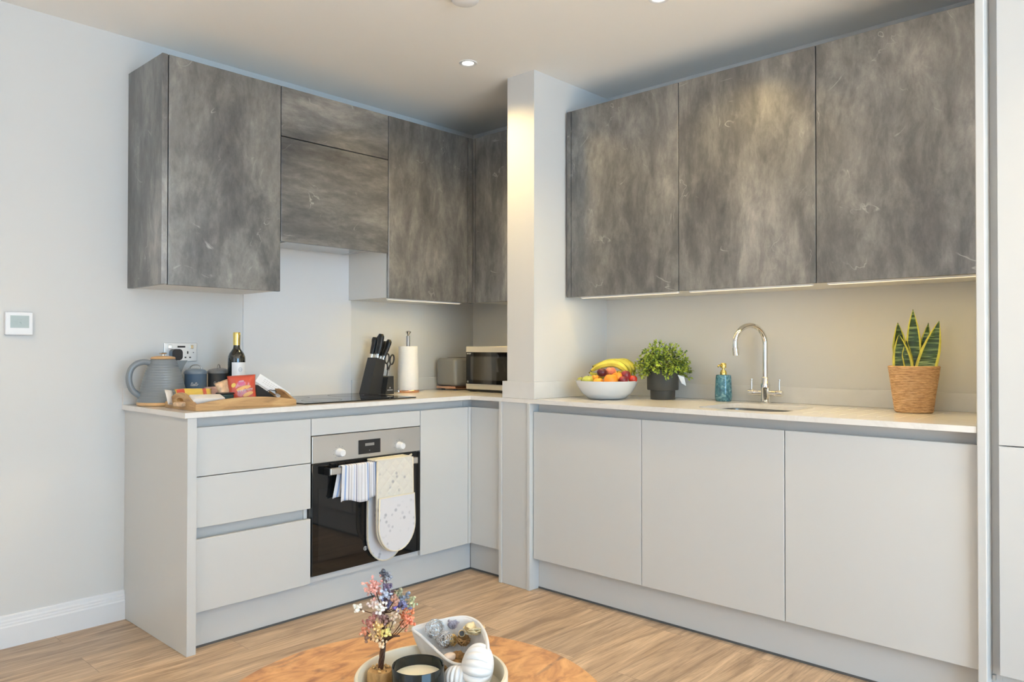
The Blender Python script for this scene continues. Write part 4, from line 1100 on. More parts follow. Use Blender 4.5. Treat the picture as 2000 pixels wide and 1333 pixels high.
pm = obj('pump', lathe([(0.0150, 0.1215), (0.0150, 0.133), (0.0125, 0.136), (0.0125, 0.141), (0.006, 0.143), (0.0055, 0.150), (0.0135, 0.153), (0.0135, 0.170), (0.011, 0.174), (0, 0.175)], c, 32), GOLD, t, smooth=40)
obj('nozzle', tube([c+Vector((-0.008, 0.0, 0.163)), c+Vector((-0.030, 0.004, 0.165)), c+Vector((-0.040, 0.006, 0.158))], 0.0042, 12), GOLD, pm, smooth=True)

# ---- fruit bowl
c = Vector((-0.335, -1.262, ZT)); BR = 0.148
t = thing('fruit_bowl', 'wide white bowl heaped with fruit, against the pier', 'bowl', tuple(c))
obj('bowl', lathe([(0, 0.0008), (0.065, 0.0008), (0.090, 0.006), (0.118, 0.030), (0.138, 0.062), (0.148, 0.088), (0.1465, 0.0885), (0.1440, 0.087), (0.134, 0.062), (0.114, 0.034), (0.086, 0.011), (0.06, 0.006), (0, 0.006)], c, 64), BOWLM, t, smooth=50)
ORANGE = mat('orange_peel', (0.85, 0.30, 0.025), 0.38, bump=0.35, bscale=260); ORANGE2 = mat('clementine_peel', (0.90, 0.42, 0.05), 0.4, bump=0.35, bscale=240)
PLUM = mat('dark_plum_skin', (0.10, 0.012, 0.025), 0.3, coat=0.2, var=0.5, vscale=25); PLUMR = mat('red_plum_skin', (0.26, 0.025, 0.04), 0.28, coat=0.2, var=0.5, vscale=22)
APPLE = mat('green_apple_skin', (0.56, 0.62, 0.11), 0.3, coat=0.2, var=0.2, vscale=25); REDA = mat('red_apple_skin', (0.62, 0.05, 0.03), 0.26, coat=0.3, var=0.35, vscale=30)
PEACH = mat('peach_skin', (0.75, 0.22, 0.12), 0.55, var=0.35, vscale=20); KIWI = mat('pear_skin', (0.42, 0.45, 0.10), 0.5, var=0.3, vscale=40)
BANANA = mat('banana_skin', (0.72, 0.62, 0.085), 0.42, var=0.15, vscale=18); STEM = mat('brown_stem', (0.10, 0.07, 0.03), 0.7); BANG = mat('banana_green_skin', (0.52, 0.50, 0.06), 0.45, var=0.2, vscale=20)
def fruit(name, label, cat, u, v, xp, r, m_, group=None, sq=(1, 1, 0.94), stem=True, dimple=True):
    p = at(u, v, 'x', xp); bm = bmesh.new(); bmesh.ops.create_uvsphere(bm, u_segments=28, v_segments=18, radius=1)
    for vv in bm.verts:
        q = vv.co.copy(); k = 1.0
        if dimple: k = 1 - 0.16*max(0, q.z)**8 - 0.10*max(0, -q.z)**8
        vv.co = Vector((p.x+q.x*r*sq[0], p.y+q.y*r*sq[1], p.z+q.z*r*sq[2]*k))
    if stem:
        t = thing(name, label, cat, (p.x, p.y, p.z-r*0.9), group)
        obj('skin', bm, m_, t, smooth=True)
        obj('stem', tube([(p.x, p.y, p.z+r*sq[2]*0.80), (p.x+0.002, p.y+0.001, p.z+r*sq[2]*0.98)], 0.0016, 7), STEM, t)
        return t
    return tag(obj(name, bm, m_, smooth=True), label, cat, group)
fruit('orange', 'large orange at the front centre of the fruit bowl', 'orange', 1193, 743, -0.400, 0.0325, ORANGE, 'oranges in the bowl')
fruit('orange', 'smaller clementine low in the bowl, left of the large orange', 'orange', 1169, 748, -0.405, 0.026, ORANGE2, 'oranges in the bowl')
fruit('orange', 'orange half hidden behind the red plums, right of the large orange', 'orange', 1206, 737, -0.350, 0.027, ORANGE, 'oranges in the bowl')
fruit('plum', 'near-black plum on top of the clementine, below the banana tips', 'plum', 1175.5, 728, -0.385, 0.0235, PLUM, 'plums in the bowl')
fruit('plum', 'dark red plum on top, right of the oranges', 'plum', 1222, 733, -0.325, 0.024, PLUMR, 'plums in the bowl')
fruit('plum', 'red plum at the rim below the top right plum', 'plum', 1217, 743, -0.348, 0.023, PLUMR, 'plums in the bowl')
fruit('apple', 'small bright red fruit at the right rim of the bowl', 'apple', 1236, 741, -0.300, 0.021, REDA)
fruit('apple', 'yellow-green apple near the left of the bowl', 'apple', 1149, 744, -0.370, 0.029, APPLE)
fruit('peach', 'pinkish peach behind the large orange under the bananas', 'peach', 1193, 727, -0.335, 0.026, PEACH)
fruit('pear', 'dull green pear at the far left rim of the bowl', 'pear', 1136, 745, -0.330, 0.024, KIWI)
for k, (u_, v_, x_) in enumerate(((1155, 765, -0.33), (1190, 768, -0.36), (1220, 766, -0.30))):   # carry the heap
    pass
def banana(label, pts2, xp, r, m_):
    pts = [at(u, v, 'x', xp+dx) for u, v, dx in pts2]
    # smooth through the points
    sm = []
    for i in range(len(pts)-1):
        p0_ = pts[max(i-1, 0)]; p1_ = pts[i]; p2_ = pts[i+1]; p3_ = pts[min(i+2, len(pts)-1)]
        for q in range(5):
            s_ = q/5.0
            sm.append(0.5*((2*p1_)+(p2_-p0_)*s_+(2*p0_-5*p1_+4*p2_-p3_)*s_*s_+(3*p1_-p0_-3*p2_+p3_)*s_**3))
    sm.append(pts[-1]); n_ = len(sm)
    rs = [r*(0.36+0.64*min(1, 3.2*min(i/(n_-1)+0.02, 1-i/(n_-1)+0.02)))**1.0 for i in range(n_)]
    c0 = sm[n_//2]
    t = thing('banana', label, 'banana', (c0.x, c0.y, c0.z-r), 'bunch of bananas')
    obj('skin', tube(sm, rs, 7), m_, t, smooth=35)
    d = (sm[0]-sm[1]).normalized(); obj('tip', tube([sm[0]-d*0.001, sm[0]+d*0.007], [rs[0]*0.95, rs[0]*0.8], 8), STEM, t)
    d = (sm[-1]-sm[-2]).normalized(); obj('stalk', tube([sm[-1]-d*0.001, sm[-1]+d*0.014], [rs[-1]*0.98, rs[-1]*0.75], 8), m_, t)
banana('front yellow banana arching over the top of the bowl', [(1156, 724, -0.03), (1172, 715, -0.03), (1190, 711, -0.01), (1207, 713, 0.01), (1220, 722, 0.03), (1226, 734, 0.05)], -0.31, 0.0165, BANANA)
banana('banana behind the front one, its back forming the highest arc', [(1160, 716, 0.02), (1180, 709, 0.02), (1200, 707, 0.03), (1217, 709, 0.04), (1229, 719, 0.05), (1232, 732, 0.06)], -0.285, 0.0150, BANG)
banana('outermost greenish banana at the right end of the bunch', [(1190, 707, 0.05), (1210, 706, 0.05), (1225, 708, 0.06), (1236, 718, 0.06), (1239, 730, 0.06)], -0.265, 0.0150, BANG)

banana('lowest banana, dark at its left tip, mostly hidden behind the plum and peach', [(1153, 729, -0.01), (1164, 734, -0.01), (1180, 735, 0.0), (1197, 731, 0.01), (1212, 727, 0.02)], -0.315, 0.0140, BANG)
fruit('orange', 'orange at the back of the bowl, seen between apple and clementine', 'orange', 1163, 741, -0.345, 0.024, ORANGE2, 'oranges in the bowl')

# ---- potted plant in the stepped charcoal pot
c = Vector((-0.165, at(1294.5, 778, 'x', -0.165).y, ZT))
t = thing('potted_plant', 'bushy green plant in a stepped charcoal pot, right of the fruit bowl', 'plant', tuple(c))
obj('pot', lathe([(0, 0.0006), (0.056, 0.0006), (0.0575, 0.003), (0.0585, 0.043), (0.0600, 0.044), (0.0715, 0.045), (0.0735, 0.048), (0.0745, 0.139), (0.073, 0.141), (0.069, 0.140), (0.067, 0.055), (0, 0.055)], c, 56), POTM, t, smooth=40)
obj('soil', lathe([(0, 0.122), (0.0675, 0.120)], c, 40), SOIL, t)
def leaf(bm, p, d, n_, L, W, mi=0, curl=0.2):
    s_ = d.cross(n_).normalized(); n_ = s_.cross(d).normalized()
    a = bm.verts.new(p); b = bm.verts.new(p+d*L*0.5+s_*W/2+n_*curl*W); b2 = bm.verts.new(p+d*L*0.5-s_*W/2+n_*curl*W); b1 = bm.verts.new(p+d*L*0.55); e = bm.verts.new(p+d*L-n_*curl*W)
    for f in ((a, b, b1), (a, b1, b2), (b, e, b1), (b1, e, b2)):
        ff = bm.faces.new(f); ff.material_index = mi
rnd = random.Random(11); bm = bmesh.new(); bms = bmesh.new(); top = c + Vector((0, 0, 0.125))
for k in range(190):
    az = rnd.uniform(0, 2*PI); el = math.asin(rnd.uniform(0.02, 1.0)) if rnd.random() < 0.8 else rnd.uniform(-0.25, 0.15)
    d = Vector((math.cos(az)*math.cos(el), math.sin(az)*math.cos(el), math.sin(el)*1.0))
    R_ = rnd.uniform(0.085, 0.118)*(1.0 if el > 0.1 else 1.05)
    base = top + Vector((math.cos(az)*0.035, math.sin(az)*0.035, -0.004))
    tip = top + Vector((d.x*R_*1.10, d.y*R_*1.10, 0.012 + d.z*R_*1.22))
    st = [base.lerp(tip, q/4.0) + Vector((0, 0, 0.012*math.sin(PI*q/4.0))) for q in range(5)]
    if k % 3 == 0: addtube(bms, st, 0.0009, 4, cap=False)
    for q in range(2, 5):
        for m_ in range(4):
            pp = st[q] + Vector([rnd.uniform(-0.006, 0.006) for _ in range(3)])
            dd = (d*0.9 + Vector([rnd.uniform(-1, 1) for _ in range(3)])).normalized(); nn_ = Vector([rnd.uniform(-1, 1) for _ in range(2)]+[rnd.uniform(0, 1.5)]).normalized()
            leaf(bm, pp, dd, nn_, rnd.uniform(0.014, 0.021), rnd.uniform(0.008, 0.0115), 0 if rnd.random() < (0.30+0.13*q) else 1)
obj('stems', bms, STEM, t); obj('foliage', bm, [LEAFG, LEAFD], t)
gp = c + Vector((-0.005, -0.083, 0.118))
bm = bmesh.new(); q_ = [gp, gp+Vector((0.022, -0.022, -0.010)), gp+Vector((0.026, -0.030, -0.052)), gp+Vector((0.010, -0.016, -0.040))]
bm.faces.new([bm.verts.new(v) for v in q_]); r = bmesh.ops.extrude_face_region(bm, geom=bm.faces[:])
for g in r['geom']:
    if isinstance(g, bmesh.types.BMVert): g.co += Vector((0.0006, 0.0006, 0))
obj('plant_label', bm, WHITEP, t)

# ---- snake plant in a rope basket
c = Vector((-0.165, at(1785, 804, 'x', -0.165).y, ZT)); kq = 1.0
def rope():
    mt, nt, b = newmat('twisted_seagrass_rope')
    n = tex(nt, 'Noise', objcoord(nt, (1, 1, 5)), Scale=38, Detail=5, Roughness=0.7)
    cc = ramp(nt, n.outputs['Fac'], [(0.3, (0.36, 0.20, 0.095)), (0.5, (0.60, 0.37, 0.19)), (0.7, (0.76, 0.52, 0.30))])
    nt.links.new(cc, b.inputs['Base Color']); b.inputs['Roughness'].default_value = 0.85
    bp = nt.nodes.new('ShaderNodeBump'); bp.inputs['Strength'].default_value = 0.7; bp.inputs['Distance'].default_value = 0.003
    nt.links.new(n.outputs['Fac'], bp.inputs['Height']); nt.links.new(bp.outputs[0], b.inputs['Normal'])
    return mt
t = thing('snake_plant', 'snake plant with yellow-edged leaves in a woven rope basket', 'plant', tuple(c))
pr_ = [(0, 0.0006), (0.062, 0.0006)]; NR = 27; HB = 0.176
for k in range(NR*6+1):
    h = 0.004 + (HB-0.006)*k/(NR*6.0); q = h/HB
    pr_.append((0.064+0.024*q + 0.0018*abs(math.sin(PI*k/6.0)), h))
pr_ += [(0.086, HB), (0.082, HB), (0.078, HB-0.02), (0, HB-0.02)]
obj('basket', lathe(pr_, c, 72, mod=lambda a, h: 1+0.006*math.sin(3*a+40*h)), rope(), t, smooth=True)
obj('soil', lathe([(0, HB-0.012), (0.079, HB-0.013)], c, 40), SOIL, t)
def snake_mat():
    mt, nt, b = newmat('banded_snake_leaf')
    wv = tex(nt, 'Noise', objcoord(nt, (6, 6, 52), (0.2, 0, 0)), Scale=1.6, Detail=3, Distortion=1.0)
    cc = ramp(nt, wv.outputs['Fac'], [(0.38, (0.012, 0.035, 0.012)), (0.52, (0.035, 0.085, 0.025)), (0.62, (0.20, 0.29, 0.12)), (0.68, (0.28, 0.38, 0.18))])
    nt.links.new(cc, b.inputs['Base Color']); b.inputs['Roughness'].default_value = 0.35
    return mt
SNK = snake_mat(); SNY = mat('yellow_leaf_margin', (0.52, 0.50, 0.07), 0.4, var=0.15, vscale=40)
def blade(base, tip, W, face, cup=0.25, twist=0.0, wid=None):
    """upright tapering leaf; face = direction its inner side looks"""
    base = Vector(base); tip = Vector(tip); ax = (tip-base); L = ax.length; ax.normalize()
    face = Vector(face); face = (face-ax*face.dot(ax)).normalized(); sd_ = ax.cross(face).normalized()
    bm = bmesh.new(); NV, NU = 22, 8; rows = []
    wid = wid or [(0, 0.80), (0.25, 1.0), (0.5, 0.96), (0.72, 0.68), (0.88, 0.34), (0.96, 0.12), (1, 0.01)]
    def wf(s_):
        for (a, wa), (b, wb) in zip(wid[:-1], wid[1:]):
            if s_ <= b: return wa+(wb-wa)*(s_-a)/(b-a)
        return wid[-1][1]
    for j in range(NV+1):
        s_ = j/NV; ww = W/2*wf(s_); p_ = base + ax*(L*s_) - face*(0.010*math.sin(PI*s_)); row = []
        tw_ = twist*s_; s2 = sd_*math.cos(tw_)+face*math.sin(tw_); f2 = face*math.cos(tw_)-sd_*math.sin(tw_)
        for i in range(NU+1):
            u = i/NU*2-1; row.append(bm.verts.new(p_ + s2*(u*ww) + f2*(cup*ww*u*u) + f2*(0.0012*math.sin(14*s_+3*u))))
        rows.append(row)
    for A_, B_ in zip(rows[:-1], rows[1:]):
        for i in range(NU):
            f = bm.faces.new((A_[i], A_[i+1], B_[i+1], B_[i])); f.material_index = 1 if i in (0, NU-1) else 0
    return bm
camd = Vector((CAM.x-c.x, CAM.y-c.y, 0)).normalized(); rgt = Vector((0, 0, 1)).cross(camd)*1.0
def P(u, v, off): 
    """point on the upright plane through the pot facing the camera, pushed off towards it"""
    s_ = (u-1785)*0.00190; z = ZT+HB+(712-v)*0.00190
    return Vector((c.x, c.y, 0)) + rgt*s_ + camd*off + Vector((0, 0, z))
for (b_, t_, W, off, fc, tw) in (((1768, 728), (1759, 650), 0.070, 0.040, 0.0, 0.0), ((1766, 722), (1757, 626), 0.056, 0.005, 0.3, 0.0), ((1786, 722), (1784, 600), 0.052, 0.015, 0.0, 0.15),
                                 ((1797, 720), (1811, 627), 0.044, -0.005, -0.3, 0.0), ((1802, 730), (1829, 624), 0.072, 0.040, -0.1, -0.1), ((1778, 722), (1772, 662), 0.040, 0.030, 0.5, 0.0)):
    wd = None
    if W > 0.065: wd = [(0, 0.92), (0.2, 1.0), (0.45, 0.90), (0.65, 0.68), (0.82, 0.40), (0.93, 0.18), (1, 0.01)]
    lf = obj('leaf', blade(P(*b_, off), P(*t_, off*0.6), W, -camd*-1 + rgt*fc, 0.22, tw, wd), [SNK, SNY], t, smooth=True)
    so = lf.modifiers.new('thickness', 'SOLIDIFY'); so.thickness = 0.0022; so.offset = 0

# ================================================================== coffee table and its tray
TC = Vector((-2.350, -2.260, 0.0)); TH = 0.45; TR = 0.392
t = thing('coffee_table', 'round coffee table with a warm burr wood top, at the bottom of the photo', 'coffee table', (TC.x, TC.y, 0))
obj('table_top', lathe([(0, TH-0.032), (TR-0.006, TH-0.032), (TR, TH-0.027), (TR, TH-0.004), (TR-0.004, TH), (0, TH)], TC, 96), TABLEW, t, smooth=40)
for k in range(3):
    a = 2*PI*k/3+0.5; d = Vector((math.cos(a), math.sin(a), 0))
    obj('leg', tube([TC+d*0.20+Vector((0, 0, TH-0.0325)), TC+d*0.31+Vector((0, 0, 0.001))], [0.020, 0.013], 16), BLACK, t, smooth=40)
KC = Vector((-2.300, -2.262, TH)); KR = 0.152
t = thing('round_tray', 'round cream tray on the coffee table holding candle, shell and crystal tree', 'tray', tuple(KC))
obj('tray_body', lathe([(0, 0.0006), (KR-0.004, 0.0006), (KR, 0.005), (KR, 0.046), (KR-0.002, 0.049), (KR-0.007, 0.049), (KR-0.009, 0.046), (KR-0.010, 0.012), (KR-0.014, 0.009), (0, 0.009)], KC, 88), CREAM, t, smooth=40)
KZ = TH+0.0096
# candle
cc_ = at(816.5, 1300, 'z', KZ+0.060); cc_.z = KZ
t = thing('candle', 'cream candle in a black glass jar at the front of the cream tray', 'candle', tuple(cc_))
obj('jar', lathe([(0, 0.0004), (0.047, 0.0004), (0.0505, 0.004), (0.0515, 0.060), (0.0505, 0.0615), (0.0485, 0.060), (0.0475, 0.006), (0, 0.006)], cc_, 64), mat('smoked_black_glass', (0.012, 0.014, 0.012), 0.08, spec=0.4), t, smooth=40)
wx = obj('wax', lathe([(0, 0.041), (0.0470, 0.0415)], cc_, 56), WAX, t, smooth=True)
obj('wick', tube([cc_+Vector((0, 0, 0.0405)), cc_+Vector((0.001, 0, 0.047))], 0.0008, 6), WAX, t)

# crystal tree on a stump
sp = at(743, 1312, 'z', KZ+0.030)
sp = Vector((sp.x, sp.y, KZ))
t = thing('crystal_tree', 'wire tree hung with pink, orange, blue and amber crystal chips on a wood stump', 'ornament', tuple(sp))
bm = lathe([(0, 0.0004), (0.025, 0.0004), (0.0262, 0.004), (0.0255, 0.030), (0.0235, 0.034), (0, 0.035)], sp, 30, mod=lambda a, h: 1+0.05*math.sin(3*a)+0.03*math.sin(7*a))
obj('stump', bm, BARK, t, smooth=50)
rn = random.Random(5); bm = bmesh.new()
for k in range(26):
    a = rn.uniform(0, 2*PI); r = rn.uniform(0.004, 0.021); q = sp+Vector((r*math.cos(a), r*math.sin(a), 0.036))
    b2 = blob(q, rn.uniform(0.002, 0.0036), 1); me_ = bpy.data.meshes.new('x'); b2.to_mesh(me_); b2.free(); bm.from_mesh(me_); bpy.data.meshes.remove(me_)
obj('stump_chips', bm, mat('amber_gravel', (0.50, 0.33, 0.14), 0.4, var=0.5, vscale=200), t)
TD = 1.555   # working distance of the crown
def PT(u, v, off=0.0):
    d = (Fv + Rv*((u-1000)/FPX) + Uv*((666.5-v)/FPX)); return CAM + d*(TD+off)
WIREB = mat('dark_copper_wire', (0.10, 0.05, 0.03), 0.4, metal=0.6)
# the distance of the trunk foot along the line of sight
TD = (sp+Vector((0, 0, 0.035))-CAM).dot(Fv)
foot = sp+Vector((0, 0, 0.034)); fork = PT(749, 1258)
bm = bmesh.new()
for k in range(5):
    a0 = 2*PI*k/5; pts = []
    for q in range(13):
        s_ = q/12.0; cpt = foot.lerp(fork, s_); a = a0+s_*4.0; rr_ = 0.0034
        pts.append(cpt+Vector((rr_*math.cos(a), rr_*math.sin(a), 0)))
    addtube(bm, pts, 0.0026, 6)
addtube(bm, [fork, PT(757, 1246), PT(768, 1243), PT(781, 1243)], [0.0040, 0.0036, 0.0030, 0.0015], 7)
addtube(bm, [fork, PT(742, 1252), PT(736, 1244)], [0.0042, 0.0034, 0.002], 7)
obj('trunk', bm, WIREB, t, smooth=True)
CL = [  # pixel place, size, depth, colour, count, words
 (731, 1146, 15, 0.00, (0.75, 0.36, 0.31), 26, 'salmon pink crystal chips'), (720, 1152, 9, 0.02, (0.80, 0.52, 0.48), 12, 'pale pink crystal chips'), (748, 1120, 6, 0.0, (0.06, 0.07, 0.10), 8, 'black crystal chips'),
 (755, 1128, 7, 0.01, (0.25, 0.27, 0.32), 9, 'grey crystal chips'), (758, 1146, 8, 0.0, (0.16, 0.12, 0.20), 11, 'dark violet crystal chips'), (752, 1160, 9, -0.01, (0.45, 0.50, 0.62), 12, 'pale blue crystal chips'),
 (763, 1164, 8, 0.02, (0.20, 0.12, 0.16), 10, 'plum crystal chips'), (778, 1160, 8, 0.01, (0.30, 0.29, 0.18), 10, 'olive crystal chips'), (771, 1171, 8, -0.02, (0.42, 0.22, 0.16), 10, 'rust crystal chips'),
 (788, 1170, 9, 0.02, (0.26, 0.31, 0.40), 11, 'steel blue crystal chips'), (790, 1181, 8, -0.01, (0.16, 0.17, 0.33), 10, 'indigo crystal chips'), (805, 1177, 8, 0.0, (0.40, 0.43, 0.26), 10, 'pale green crystal chips'),
 (733, 1178, 11, 0.0, (0.80, 0.66, 0.60), 15, 'creamy pink crystal chips'), (744, 1186, 8, -0.02, (0.85, 0.82, 0.74), 9, 'milky crystal chips'), (699, 1190, 8, 0.0, (0.86, 0.82, 0.72), 10, 'milky white crystal chips at the left tip'),
 (775, 1187, 7, 0.0, (0.22, 0.17, 0.55), 8, 'purple crystal chips'), (760, 1180, 8, 0.0, (0.18, 0.17, 0.32), 9, 'deep blue crystal chips'), (795, 1202, 12, 0.0, (0.72, 0.24, 0.11), 18, 'orange crystal chips'),
 (803, 1214, 9, -0.02, (0.80, 0.25, 0.14), 12, 'coral crystal chips'), (790, 1218, 9, 0.02, (0.66, 0.28, 0.16), 12, 'burnt orange crystal chips'), (745, 1204, 10, 0.0, (0.34, 0.19, 0.17), 13, 'brown crystal chips'),
 (757, 1212, 7, 0.02, (0.12, 0.06, 0.05), 8, 'dark brown crystal chips'), (722, 1214, 12, 0.0, (0.42, 0.16, 0.13), 16, 'dark red crystal chips'), (772, 1205, 10, -0.01, (0.76, 0.58, 0.42), 13, 'beige crystal chips'),
 (764, 1218, 8, 0.02, (0.80, 0.62, 0.36), 10, 'honey crystal chips'), (742, 1230, 13, 0.0, (0.84, 0.56, 0.20), 20, 'amber yellow crystal chips'), (757, 1236, 8, -0.01, (0.70, 0.60, 0.20), 9, 'yellow crystal chips'),
 (713, 1232, 8, 0.0, (0.66, 0.25, 0.14), 10, 'small coral crystal chips at the left'), (719, 1244, 8, 0.01, (0.35, 0.20, 0.14), 9, 'brown crystal chips at the lower left'), (737, 1247, 10, 0.0, (0.74, 0.50, 0.27), 13, 'tan crystal chips'), (746, 1258, 8, -0.01, (0.72, 0.52, 0.32), 9, 'lowest tan crystal chips')]
def merge(bm, b2):
    me_ = bpy.data.meshes.new('x'); b2.to_mesh(me_); b2.free(); bm.from_mesh(me_); bpy.data.meshes.remove(me_)
px_ = TD/FPX
cmats = {}
bw = bmesh.new()
for (u, v, r, off, col, n_, words) in CL:
    cen = PT(u, v, off); bm = bmesh.new()
    for k in range(int(n_*1.9)):
        dd = Vector([rn.gauss(0, 0.56) for _ in range(3)])
        q = cen + dd*(r*px_)
        b2 = bmesh.new(); bmesh.ops.create_icosphere(b2, subdivisions=1, radius=1)
        sc3 = [rn.uniform(0.0020, 0.0048) for _ in range(3)]; rot = Matrix.Rotation(rn.uniform(0, 6), 3, 'X') @ Matrix.Rotation(rn.uniform(0, 6), 3, 'Z')
        for vv in b2.verts: vv.co = q + rot @ Vector((vv.co.x*sc3[0], vv.co.y*sc3[1], vv.co.z*sc3[2]))
        merge(bm, b2)
    m_ = mat('crystal_'+words.replace(' ', '_'), col, 0.18, spec=0.6, coat=0.3, sub=0.15)
    o_ = obj('crystal_cluster', bm, m_, t); o_['label'] = words
    src = fork if v > 1200 else fork.lerp(PT(752, 1150), 0.55)
    mid = src.lerp(cen, 0.5)+Vector((0, 0, -0.004)); addtube(bw, [src, mid, cen], 0.0009, 5)
addtube(bw, [fork, fork.lerp(PT(752, 1150), 0.55), PT(752, 1150)], [0.003, 0.0022, 0.001], 6)
obj('branches', bw, WIREB, t)

# shell-shaped bowl with dried pieces
t = thing('shell_bowl', 'white ribbed shell-shaped bowl on the cream tray, filled with dried pieces', 'ornament', (-2.19, -2.23, KZ))
rim = [(806, 1229, .078), (830, 1220, .086), (860, 1213, .094), (890, 1207, .100), (914, 1207, .102), (934, 1217, .100), (946, 1235, .094), (952, 1256, .086), (952, 1276, .074), (940, 1290, .060), (920, 1297, .050), (896, 1299, .044), (876, 1292, .046), (858, 1277, .052), (840, 1260, .060), (822, 1243, .070)]
RP = [at(u, v, 'z', KZ+h) for u, v, h in rim]
cx = sum((p.x for p in RP))/len(RP); cy = sum((p.y for p in RP))/len(RP)
def closed_spline(P_, m):
    out = []; n_ = len(P_)
    for i in range(n_):
        a, b, c_, d = P_[i-1], P_[i], P_[(i+1) % n_], P_[(i+2) % n_]
        for q in range(m):
            s_ = q/m
            out.append(0.5*((2*b)+(c_-a)*s_+(2*a-5*b+4*c_-d)*s_*s_+(3*b-a-3*c_+d)*s_**3))
    return out
RS = closed_spline(RP, 5); base_c = Vector((cx, cy, KZ)); bm = bmesh.new(); rings = []
nR = len(RS)
for q, (sc1, zz, rib) in enumerate([(1.02, 1.0, 0), (1.015, 0.90, .012), (0.96, 0.72, .018), (0.86, 0.50, .022), (0.72, 0.28, .022), (0.55, 0.10, .015), (0.42, 0.03, 0)]):
    rings.append([bm.verts.new(Vector((base_c.x+(p.x-base_c.x)*(sc1+rib*math.sin(nR/5.0*2*PI*k/nR*1.0*2)), base_c.y+(p.y-base_c.y)*(sc1+rib*math.sin(nR/5.0*2*PI*k/nR*2)), KZ+(p.z-KZ)*zz))) for k, p in enumerate(RS)])
for A_, B_ in zip(rings[:-1], rings[1:]):
    for k in range(nR): bm.faces.new((A_[k], A_[(k+1) % nR], B_[(k+1) % nR], B_[k]))
bm.faces.new(rings[-1])
cup = obj('cup', bm, SHELLM, t, smooth=True)
so = cup.modifiers.new('thickness', 'SOLIDIFY'); so.thickness = 0.005; so.offset = -1
obj('rim_bead', tube(RS+[RS[0]], 0.0035, 8), SHELLM, t, smooth=True)
# the ribbed coil at the front: ribs fan out from the hinge
hinge = at(898, 1300, 'z', KZ+0.045); cc2 = at(932, 1306, 'z', KZ+0.040)
axv = (hinge-cc2).normalized(); u_, v_, a_ = frame(axv)
bm = bmesh.new(); prof_ = []
Lc = 0.033
for k in range(25):
    th = PI*k/24; prof_.append((0.046*math.sin(th)**0.85 if 0 < k < 24 else 0, Lc*-math.cos(th)))
addlathe(bm, prof_, cc2, 168, axis=axv, mod=lambda a, h: 0.90+0.16*abs(math.sin(8*a))**0.8*max(0.0, 1-abs(h/Lc)**6))
for v in bm.verts: v.co.z = max(v.co.z, KZ+0.0004)
obj('ribbed_coil', bm, SHELLM, t, smooth=80)
cc3 = at(893, 1327, 'z', KZ+0.024); bm = bmesh.new(); prof_ = [(0.027*math.sin(PI*k/20)**0.8 if 0 < k < 20 else 0, 0.025*-math.cos(PI*k/20)) for k in range(21)]
addlathe(bm, prof_, cc3, 140, axis=(hinge-cc3).normalized(), mod=lambda a, h: 0.90+0.16*abs(math.sin(8*a))**0.8*max(0.0, 1-abs(h/0.025)**6))
for v in bm.verts: v.co.z = max(v.co.z, KZ+0.0004)
obj('ribbed_lip', bm, SHELLM, t, smooth=80)
# filling
def at_h(u, v, h): return at(u, v, 'z', KZ+h)
WIRES = mat('silver_wire', (0.78, 0.79, 0.80), 0.2, metal=1.0)
for (u, v, h, r, lab, sd_) in ((849, 1229, .082, 0.0195, 'larger silver wire ball at the left of the shell bowl', 1), (869, 1250, .064, 0.0165, 'smaller silver wire ball in front of the larger one', 2)):
    q = at_h(u, v, h); rr = random.Random(sd_); bm = bmesh.new()
    for k in range(26):
        n1 = Vector([rr.gauss(0, 1) for _ in range(3)]).normalized(); a1, b1, _ = frame(n1); ph = rr.uniform(0, 6)
        pts = [q + (a1*math.cos(s_)+b1*math.sin(s_))*r*(1-0.06*math.sin(3*s_+ph)) + n1*(r*0.25*math.sin(s_*2+ph)) for s_ in [ph+2*PI*i/22*0.9 for i in range(23)]]
        addtube(bm, pts, 0.00055, 4)
    tag(obj('wire_ball', bm, WIRES, smooth=True), lab, 'ornament', 'silver wire balls')
DRY = mat('dried_straw_petal', (0.62, 0.42, 0.17), 0.8, var=0.35, vscale=60); DRYB = mat('dried_brown_chip', (0.34, 0.19, 0.07), 0.85, var=0.4, vscale=70)
LAV = mat('faded_lavender_petal', (0.46, 0.42, 0.48), 0.8, var=0.25, vscale=60); DRYC = mat('dried_cream_slice', (0.72, 0.58, 0.34), 0.75, var=0.3, vscale=50)
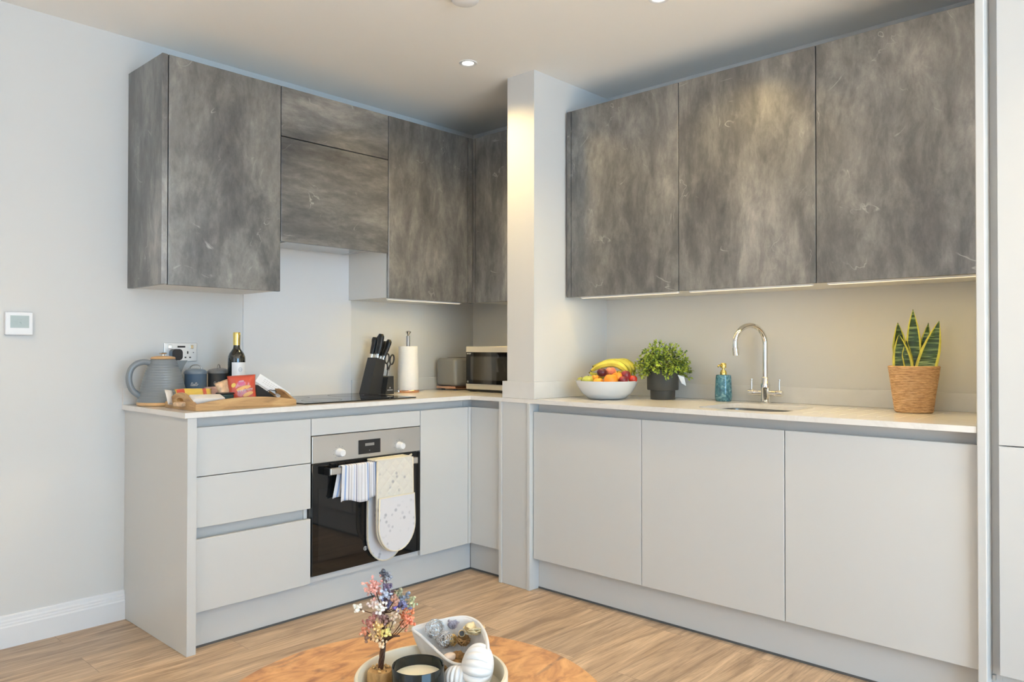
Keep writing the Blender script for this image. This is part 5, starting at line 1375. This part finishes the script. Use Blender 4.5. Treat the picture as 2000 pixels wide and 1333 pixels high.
def ruffle(q, r, m_, label, name='dried_flower', n_=9, sd_=1, cat='dried flower', tilt=0.6):
    rr = random.Random(sd_); bm = bmesh.new()
    for k in range(n_):
        a = 2*PI*k/n_+rr.uniform(-.2, .2); d = Vector((math.cos(a), math.sin(a), tilt*rr.uniform(0.5, 1.4))).normalized(); s_ = d.cross(Vector((0, 0, 1))).normalized(); n2 = s_.cross(d)
        W = r*rr.uniform(0.45, 0.7); prev = None
        for j in range(6):
            f_ = j/5.0; w_ = W*math.sin(PI*(0.12+0.80*f_))**0.7; p_ = q + d*(r*f_) + n2*(0.25*r*f_*f_)
            row = [bm.verts.new(p_+s_*(w_*i_) + n2*(0.18*w_*abs(i_)+0.04*r*math.sin(9*f_+5*i_))) for i_ in (-1, -0.5, 0, 0.5, 1)]
            if prev:
                for i_ in range(4): bm.faces.new((prev[i_], prev[i_+1], row[i_+1], row[i_]))
            prev = row
    o_ = obj(name, bm, m_, smooth=True); so = o_.modifiers.new('thickness', 'SOLIDIFY'); so.thickness = 0.0009
    return tag(o_, label, cat, 'dried pieces in the shell bowl')
ruffle(at_h(884, 1228, .078), 0.020, LAV, 'greyish lavender dried flower at the back of the shell bowl', sd_=3, tilt=1.2)
ruffle(at_h(926, 1240, .080), 0.026, DRYC, 'large cream dried flower with brown edges at the right of the shell bowl', sd_=4, n_=11, tilt=0.5)
ruffle(at_h(882, 1262, .050), 0.022, DRY, 'straw-coloured dried petals in the middle of the shell bowl', sd_=5, tilt=1.3, n_=8)
ruffle(at_h(905, 1262, .055), 0.022, DRYB, 'brown curled dried petals in front of the cream flower', sd_=6, tilt=0.9, n_=8)
ruffle(at_h(858, 1252, .052), 0.014, DRY, 'small yellow dried petals against the left lip of the shell', sd_=8, tilt=0.8, n_=7)
q = at_h(902, 1238, .082)
t2 = thing('seed_pod', 'small dark-mouthed dried seed pod beside the cream flower', 'seed pod', tuple(q), 'dried pieces in the shell bowl')
dpod = (CAM-q).normalized()
obj('pod_body', lathe([(0, -0.010), (0.005, -0.009), (0.0075, -0.003), (0.0065, 0.004), (0.0055, 0.006)], q, 20, axis=dpod), DRYC, t2, smooth=True)
obj('pod_mouth', lathe([(0, 0.0048), (0.0056, 0.0055)], q, 18, axis=dpod), DARKGAP, t2)
bm = blob(at_h(878, 1284, .044), 0.012, 3, (1.3, 1, 0.7), 0.15, 3, 4); tag(obj('dried_slice', bm, mat('pale_pink_shell', (0.70, 0.58, 0.50), 0.5), smooth=True), 'pale pink rounded piece at the front lip of the shell bowl', 'dried slice', 'dried pieces in the shell bowl')
bm = blob(at_h(897, 1283, .044), 0.010, 2, (0.8, 1, 1.2), 0.3, 4, 7); tag(obj('bark_chip', bm, DRYB), 'dark brown chip at the front lip of the shell bowl', 'bark chip', 'dried pieces in the shell bowl')
bm = blob(Vector((cx, cy, KZ+0.027)), 0.030, 3, (1.2, 1.1, 0.55), 0.25, 6, 3)
noisy(bm, 0.004, 90); tag(obj('dried_filling', bm, DRYB), 'brown shredded filling under the dried flowers in the shell', 'dried filling', None, 'stuff')
